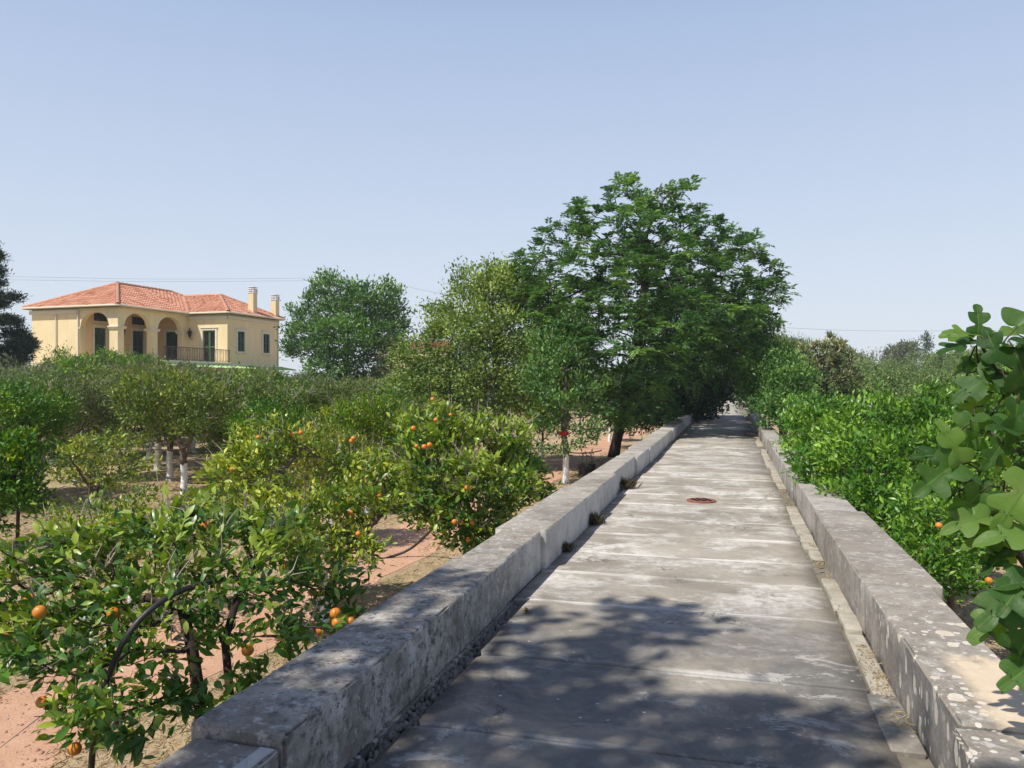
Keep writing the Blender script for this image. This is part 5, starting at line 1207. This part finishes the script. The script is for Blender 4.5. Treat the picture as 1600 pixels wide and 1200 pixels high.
for i, (px, py, d, sz, tip, nrm) in enumerate(figs):
    if i in (7, 9, 15, 19, 22, 27, 32, 36, 37): continue
    p = P3(px, py, d) - root; sz *= .70; Yv = cam3(tip); Zv = cam3(nrm); Xv = unit(np.cross(Yv, Zv)); Zv = np.cross(Xv, Yv)
    g, fs = fig_leaf_geo(sz, rng.uniform(.05, .55), i)
    V.append(p + g[:, 0:1] * Xv + g[:, 1:2] * Yv + g[:, 2:3] * Zv); Fq += [tuple(q + nn for q in f) for f in fs]; nn += len(g)
    t_ = np.tile([rng.random(), (rng.random() < .35) * rng.uniform(.3, .9), 0], (len(g), 1)); t_[::4, 1] = .55; T.append(t_)
    s0 = p - Yv * .09 - UP * .05 + RIGHT * .02; b.tube([p + Zv * .001, p - Yv * .05 - UP * .015, s0], [.0028, .003, .0035], 5)
o = link('crown', np_mesh('crown', np.concatenate(V), [np.array(Fq)], M['fig'], tint=np.concatenate(T), smooth=True), e)
def limb(pts, r0, r1):
    q = [Vector(P3(*p) - root) for p in pts]; out = []
    for i in range(len(q) - 1):
        for t in (0, .33, .67): 
            p0, p1, p2, p3 = q[max(i - 1, 0)], q[i], q[i + 1], q[min(i + 2, len(q) - 1)]
            out.append(.5 * ((2 * p1) + (p2 - p0) * t + (2 * p0 - 5 * p1 + 4 * p2 - p3) * t * t + (3 * p1 - p0 - 3 * p2 + p3) * t ** 3))
    out.append(q[-1]); n = len(out); b.tube(out, [r0 + (r1 - r0) * i / (n - 1) for i in range(n)], 7)
limb([(2000, 1700, 3.0), (1900, 1300, 2.9), (1760, 1050, 2.8), (1640, 930, 2.75), (1580, 850, 2.75), (1545, 800, 2.78), (1510, 740, 2.8), (1496, 716, 2.78)], .020, .005)
limb([(1900, 1300, 2.9), (1800, 900, 2.8), (1700, 740, 2.75), (1640, 650, 2.78), (1575, 600, 2.85), (1545, 560, 2.88), (1528, 528, 2.9)], .016, .005)
limb([(1700, 740, 2.75), (1640, 720, 2.75), (1580, 700, 2.75), (1540, 668, 2.8)], .010, .005)
limb([(1760, 1050, 2.8), (1690, 1000, 2.7), (1640, 960, 2.65), (1600, 930, 2.65)], .010, .004)
b.build('trunk', M['fig_wood'], e, smooth=True)

# tree standing behind the camera on the orchard side: only its shade falls in the picture
rng = np.random.default_rng(77)
root = np.array((-7.2, -4.2, GZ)); lob = []
for xs, ys, r_, hh in ((-1.9, 2.5, .75, 9.2), (-1.0, 2.9, .8, 9.0), (0, 2.6, .75, 8.8), (-.8, 4.1, .55, 8.8), (-1.75, 3.8, .40, 9.0), (-.55, 5.15, .42, 8.6), (.15, 3.7, .42, 8.6), (-1.25, 5.0, .3, 8.8), (.8, 1.5, .7, 8.8), (-.3, 1.3, .9, 9.2),
                       (-1.7, 1.1, .8, 9.3), (-1.9, 4.9, .22, 9.0), (-2.2, 2.5, .5, 9.1), (-2.1, 3.4, .4, 9.1), (-.5, 3.4, .5, 8.9), (.3, 2.2, .5, 8.8), (-2.5, .2, 1.2, 9.5), (-1.0, -.3, 1.2, 9.6), (.5, -.2, 1.0, 9.4)):
    lob.append((xs - .42 * hh - root[0], ys - .56 * hh - root[1], hh - root[2], r_, r_, r_ * .45))
e, *_ = build_tree('shade_tree', tuple(root), lob, [[(0, 0, 0), (.1, .05, 2.5), (.3, .2, 5), (.8, .4, 7.4), (1.4, .6, 9.2)]], 501, dict(per=15, L=.27, ar=.6, spread=.15, thr=2.2), n_attr=560, seg=.22, kill=.28, r0=.006, rmax=.2, wood='wood', lmat='dense', shell=.2)
tag(e, 'leafy tree whose dappled shade falls on the near slabs and parapet', 'tree')

# ---- small things of the orchard: hoses, cables, straw
def hose(name, pts, r, label, cat, mat='hose', k=7):
    q = [Vector(P3(*p)) for p in pts]; out = []
    for i in range(len(q) - 1):
        for t in (0, .2, .4, .6, .8):
            p0, p1, p2, p3 = q[max(i - 1, 0)], q[i], q[i + 1], q[min(i + 2, len(q) - 1)]
            out.append(.5 * ((2 * p1) + (p2 - p0) * t + (2 * p0 - 5 * p1 + 4 * p2 - p3) * t * t + (3 * p1 - p0 - 3 * p2 + p3) * t ** 3))
    out.append(q[-1]); b = MB(); b.tube(out, r, k); return tag(b.build(name, M[mat], smooth=True), label, cat)
hose('water_hose', ((130, 1460, 3.97), (140, 1240, 3.9), (150, 1130, 3.85), (172, 1050, 3.85), (205, 985, 3.9), (245, 945, 4.0), (290, 920, 4.2), (350, 905, 4.6)), .016, 'thick black hose rising in an arc through the foreground orange tree', 'hose')
hose('water_hose', ((520, 905, 11.0), (560, 880, 12.2), (600, 873, 12.5), (640, 858, 12.6), (670, 832, 12.4), (690, 812, 11.8), (715, 800, 11.2)), .022, 'brown hose curving over the red track into the bushy round tree', 'hose')
hose('water_hose', ((60, 905, 11.3), (120, 868, 12.7), (180, 850, 13.6), (240, 828, 14.8), (300, 800, 16.8), (335, 785, 17.5), (380, 770, 19)), .022, 'black hose lying diagonally on the straw near the sunny white trunk', 'hose')
hose('water_hose', ((235, 748, 21.0), (252, 746, 21.2), (268, 748, 21.0), (300, 755, 20.4), (345, 753, 20.6), (420, 745, 21.5)), .022, 'black hose sagging past the feet of the first two white trunks', 'hose')
hose('water_hose', ((-20, 708, 22), (60, 714, 22), (130, 722, 21.6), (210, 704, 21.5), (330, 703, 20.5), (420, 702, 20.5)), .012, 'thin black irrigation line strung between the orchard trees', 'hose')
hose('water_hose', ((855, 696, 24.0), (885, 706, 22.2), (915, 708, 21.5), (940, 704, 21.2)), .018, 'dark hose slung from the white trunk with red tape', 'hose')
b = MB()
for s, z0 in ((0, 0), (.5, .45), (-.4, 1.5)):
    pass
for nm, lab, pts in (('power_cable', 'highest of the thin power cables over the house roof', ((-600, 424, 110), (0, 432, 110), (250, 436, 110), (540, 434, 110))),
                     ('power_cable', 'lower thin power cable over the house roof', ((-600, 430, 111), (0, 437, 111), (250, 440, 111), (540, 438, 111))),
                     ('power_cable', 'thin power cable dropping from above the dark tree to behind the pale tree', ((540, 434, 110), (620, 444, 110), (700, 460, 110), (950, 492, 110), (1190, 510, 110))),
                     ('power_cable', 'thin power cable across the sky on the right of the feathery tree', ((1190, 510, 110), (1320, 516, 110), (1480, 517, 110), (1700, 512, 110), (2100, 490, 110)))):
    hose(nm, pts, .014, lab, 'cable', 'wire', 4)
def stufff(name, label, n, region, h, mat, seed, avoid=None, leaf=.09, lean=.8, patch=.0, yb=.1):
    rng = np.random.default_rng(seed); (x0, x1, y0, y1) = region
    P = np.stack([rng.uniform(x0, x1, n), y0 + (y1 - y0) * rng.random(n) ** 1.6, np.full(n, GZ)], 1)
    if avoid: P = P[~((P[:, 0] > avoid[0] + .25 * np.sin(P[:, 1] * 1.3)) & (P[:, 0] < avoid[1] + .25 * np.sin(P[:, 1] * 1.7 + 2)))]
    if patch: 
        v = np.sin(P[:, 0] * 1.1 + 2 * np.sin(P[:, 1] * .7)) + np.cos(P[:, 1] * .9 + 1.5 * np.sin(P[:, 0] * .8)); P = P[v > patch]
    m = len(P); D = unit(rng.normal(size=(m, 3)) * [lean, lean, .25] + [0, 0, .45]); L = rng.uniform(.35, 1.1, m) * h
    return tag(link(name, leaf_mesh(name, P, D, unit(rng.normal(size=(m, 3))), L, L * leaf + .0015, np.stack([rng.random(m), (rng.random(m) < yb) * rng.random(m), rng.random(m)], 1), M[mat])), label, kind='stuff')
stufff('dry_grass', 'dry yellow grass and straw on the orchard floor', 150000, (-17, -2.0, 2.5, 34), .11, 'straw', 1, avoid=(-6.3, -4.85), lean=1.6)
stufff('dry_grass', 'dry straw on the ground beyond the lichen spotted parapet', 30000, (1.4, 9, 3, 26), .10, 'straw', 2, lean=1.5)
stufff('weeds', 'green weeds among the straw beyond the lichen spotted parapet', 26000, (1.5, 10, 4, 24), .16, 'weed', 3, leaf=.22, patch=.35, yb=.3)
stufff('weeds', 'sparse green weeds on the orchard floor', 14000, (-16, -2.1, 6, 34), .10, 'weed', 4, avoid=(-6.4, -4.2), leaf=.2, patch=1.2)

rng = np.random.default_rng(15); n = 5200
yv = 1.5 + 24 * rng.random(n) ** 1.5; cl = np.sin(yv * 3.1) + np.sin(yv * 7.7 + 1) > -.2; yv = yv[cl]; n = len(yv)
P = np.stack([.80 - np.abs(rng.normal(size=n)) * .045, yv, rng.uniform(.0, .02, n)], 1)
D = unit(rng.normal(size=(n, 3)) * [.6, 1, .3] + [0, 0, .12]); L = rng.uniform(.012, .05, n)
tag(link('dry_debris', leaf_mesh('dry_debris', P, D, unit(rng.normal(size=(n, 3))), L, L * .12 + .0012, rng.random((n, 3)) * [1, .15, 1], M['straw'])), 'straw and dry debris gathered along the foot of the lichen spotted parapet', kind='stuff')
for i, (px, py) in enumerate(((815, 958), (822, 961), (1288, 891), (1225, 788))):
    d = 1.6 * F / (py - 600); p = P3(px, py, d); b = MB()
    q = [(0, 0, .004), (.03, .012, .014), (.055, .005, .01), (.085, 0, .02), (.055, -.016, .016), (.028, -.02, .012)]
    b.add([(x, y, z) for x, y, z in q] + [(.045, 0, .004)], [(0, 1, 6), (1, 2, 6), (2, 3, 6), (3, 4, 6), (4, 5, 6), (5, 0, 6)])
    o = b.build('fallen_leaf', M['fallen'] if 'fallen' in M else M.setdefault('fallen', flat_mat('fallen leaf', (.33, .17, .08), (.24, .12, .06), 20, .8)))
    o.location = (p[0], p[1], .012); o.rotation_euler = (0, 0, i * 1.9)
    tag(o, ['curled brown leaf on the slabs by the gravel gap', 'smaller brown leaf just right of the curled one by the gravel gap', 'brown leaf at the broken end of the pale ledge', 'brown leaf lying by the ledge level with the drain cover'][i], 'fallen leaf', 'fallen leaves on the walkway')

def stones(name, label, n, region, smax, mat, seed, z=GZ):
    rng = np.random.default_rng(seed); (x0, x1, y0, y1) = region
    P = np.stack([rng.uniform(x0, x1, n), y0 + (y1 - y0) * rng.random(n) ** 1.7, np.full(n, z)], 1)
    s = (rng.random(n) ** 3 * smax + .004)[:, None, None]
    O = np.array([(1, 0, 0), (0, 1, 0), (-1, 0, 0), (0, -1, 0), (0, 0, .7), (0, 0, -.3)])[None] * rng.uniform(.5, 1.3, (n, 6, 1)) * s
    a = rng.uniform(0, 6.28, n); c_, s_ = np.cos(a)[:, None], np.sin(a)[:, None]
    V = np.stack([O[..., 0] * c_ - O[..., 1] * s_, O[..., 0] * s_ + O[..., 1] * c_, O[..., 2]], 2) + P[:, None]
    T = np.array([(0, 1, 4), (1, 2, 4), (2, 3, 4), (3, 0, 4), (1, 0, 5), (2, 1, 5), (3, 2, 5), (0, 3, 5)])
    Fq = (T[None] + (np.arange(n) * 6)[:, None, None]).reshape(-1, 3)
    return tag(link(name, np_mesh(name, V.reshape(-1, 3), [Fq], M[mat])), label, kind='stuff')
M['clod'] = flat_mat('red clods', (.50, .29, .205), (.36, .19, .13), 9, .95)
M['chip'] = flat_mat('pale stones', (.42, .35, .27), (.30, .24, .18), 9, .95)
stones('gravel', 'clods and small stones of the red track', 16000, (-6.4, -4.7, 2, 26), .03, 'clod', 4)
stones('gravel', 'small stones scattered on the orchard soil', 9000, (-15, -2, 3, 28), .03, 'chip', 5)

# pale summer air
b = MB(); b.box((-180, -40, GZ - 1.0), (260, 330, 19.0)); o = b.build('haze', M['ground']); o.data.materials.clear()
hm = bpy.data.materials.new('haze'); hm.use_nodes = True; t_ = hm.node_tree; t_.nodes.clear(); ho = t_.nodes.new('ShaderNodeOutputMaterial'); pv = t_.nodes.new('ShaderNodeVolumePrincipled')
pv.inputs['Color'].default_value = (.86, .91, 1, 1); pv.inputs['Density'].default_value = .00055; t_.links.new(pv.outputs[0], ho.inputs['Volume']); o.data.materials.append(hm)
tag(o, 'thin pale summer haze over the orchard', kind='stuff')

for i, (px, d) in enumerate(((909, 24.2), (916, 23.6), (924, 24.4))):
    p = at(px, d); e = tag(empty('plant_pot', (p[0], p[1], GZ)), ['leftmost of three black plastic pots on the straw behind the parapet', 'nearest and middle one of three black plastic pots behind the parapet', 'rightmost of three black plastic pots, beside the leaning trunk'][i], 'pot', 'black pots behind the parapet')
    b = MB(); b.lathe([(.10, 0), (.13, .27), (.145, .275), (.145, .30), (.125, .30), (.115, .24), (.002, .24)], k=14); b.build('pot', M['hose'], e, smooth=False)
    rng = np.random.default_rng(60 + i); n = 26; t = rng.random(n); P = np.stack([rng.normal(size=n) * .05, rng.normal(size=n) * .05, .3 + t * .45], 1)
    link('seedling', leaf_mesh('seedling', P, unit(rng.normal(size=(n, 3)) + [0, 0, .4]), unit(rng.normal(size=(n, 3)) * .4 + [0, 0, 1]), np.full(n, .09), np.full(n, .04), rng.random((n, 3)) * [1, .3, 1], M['citrusN'], 'oval'), e)['kind'] = 'stuff'
    b = MB(); b.tube([(0, 0, .24), (.01, 0, .5), (0, .01, .76)], .006, 5); b.build('stem', M['wood'], e)
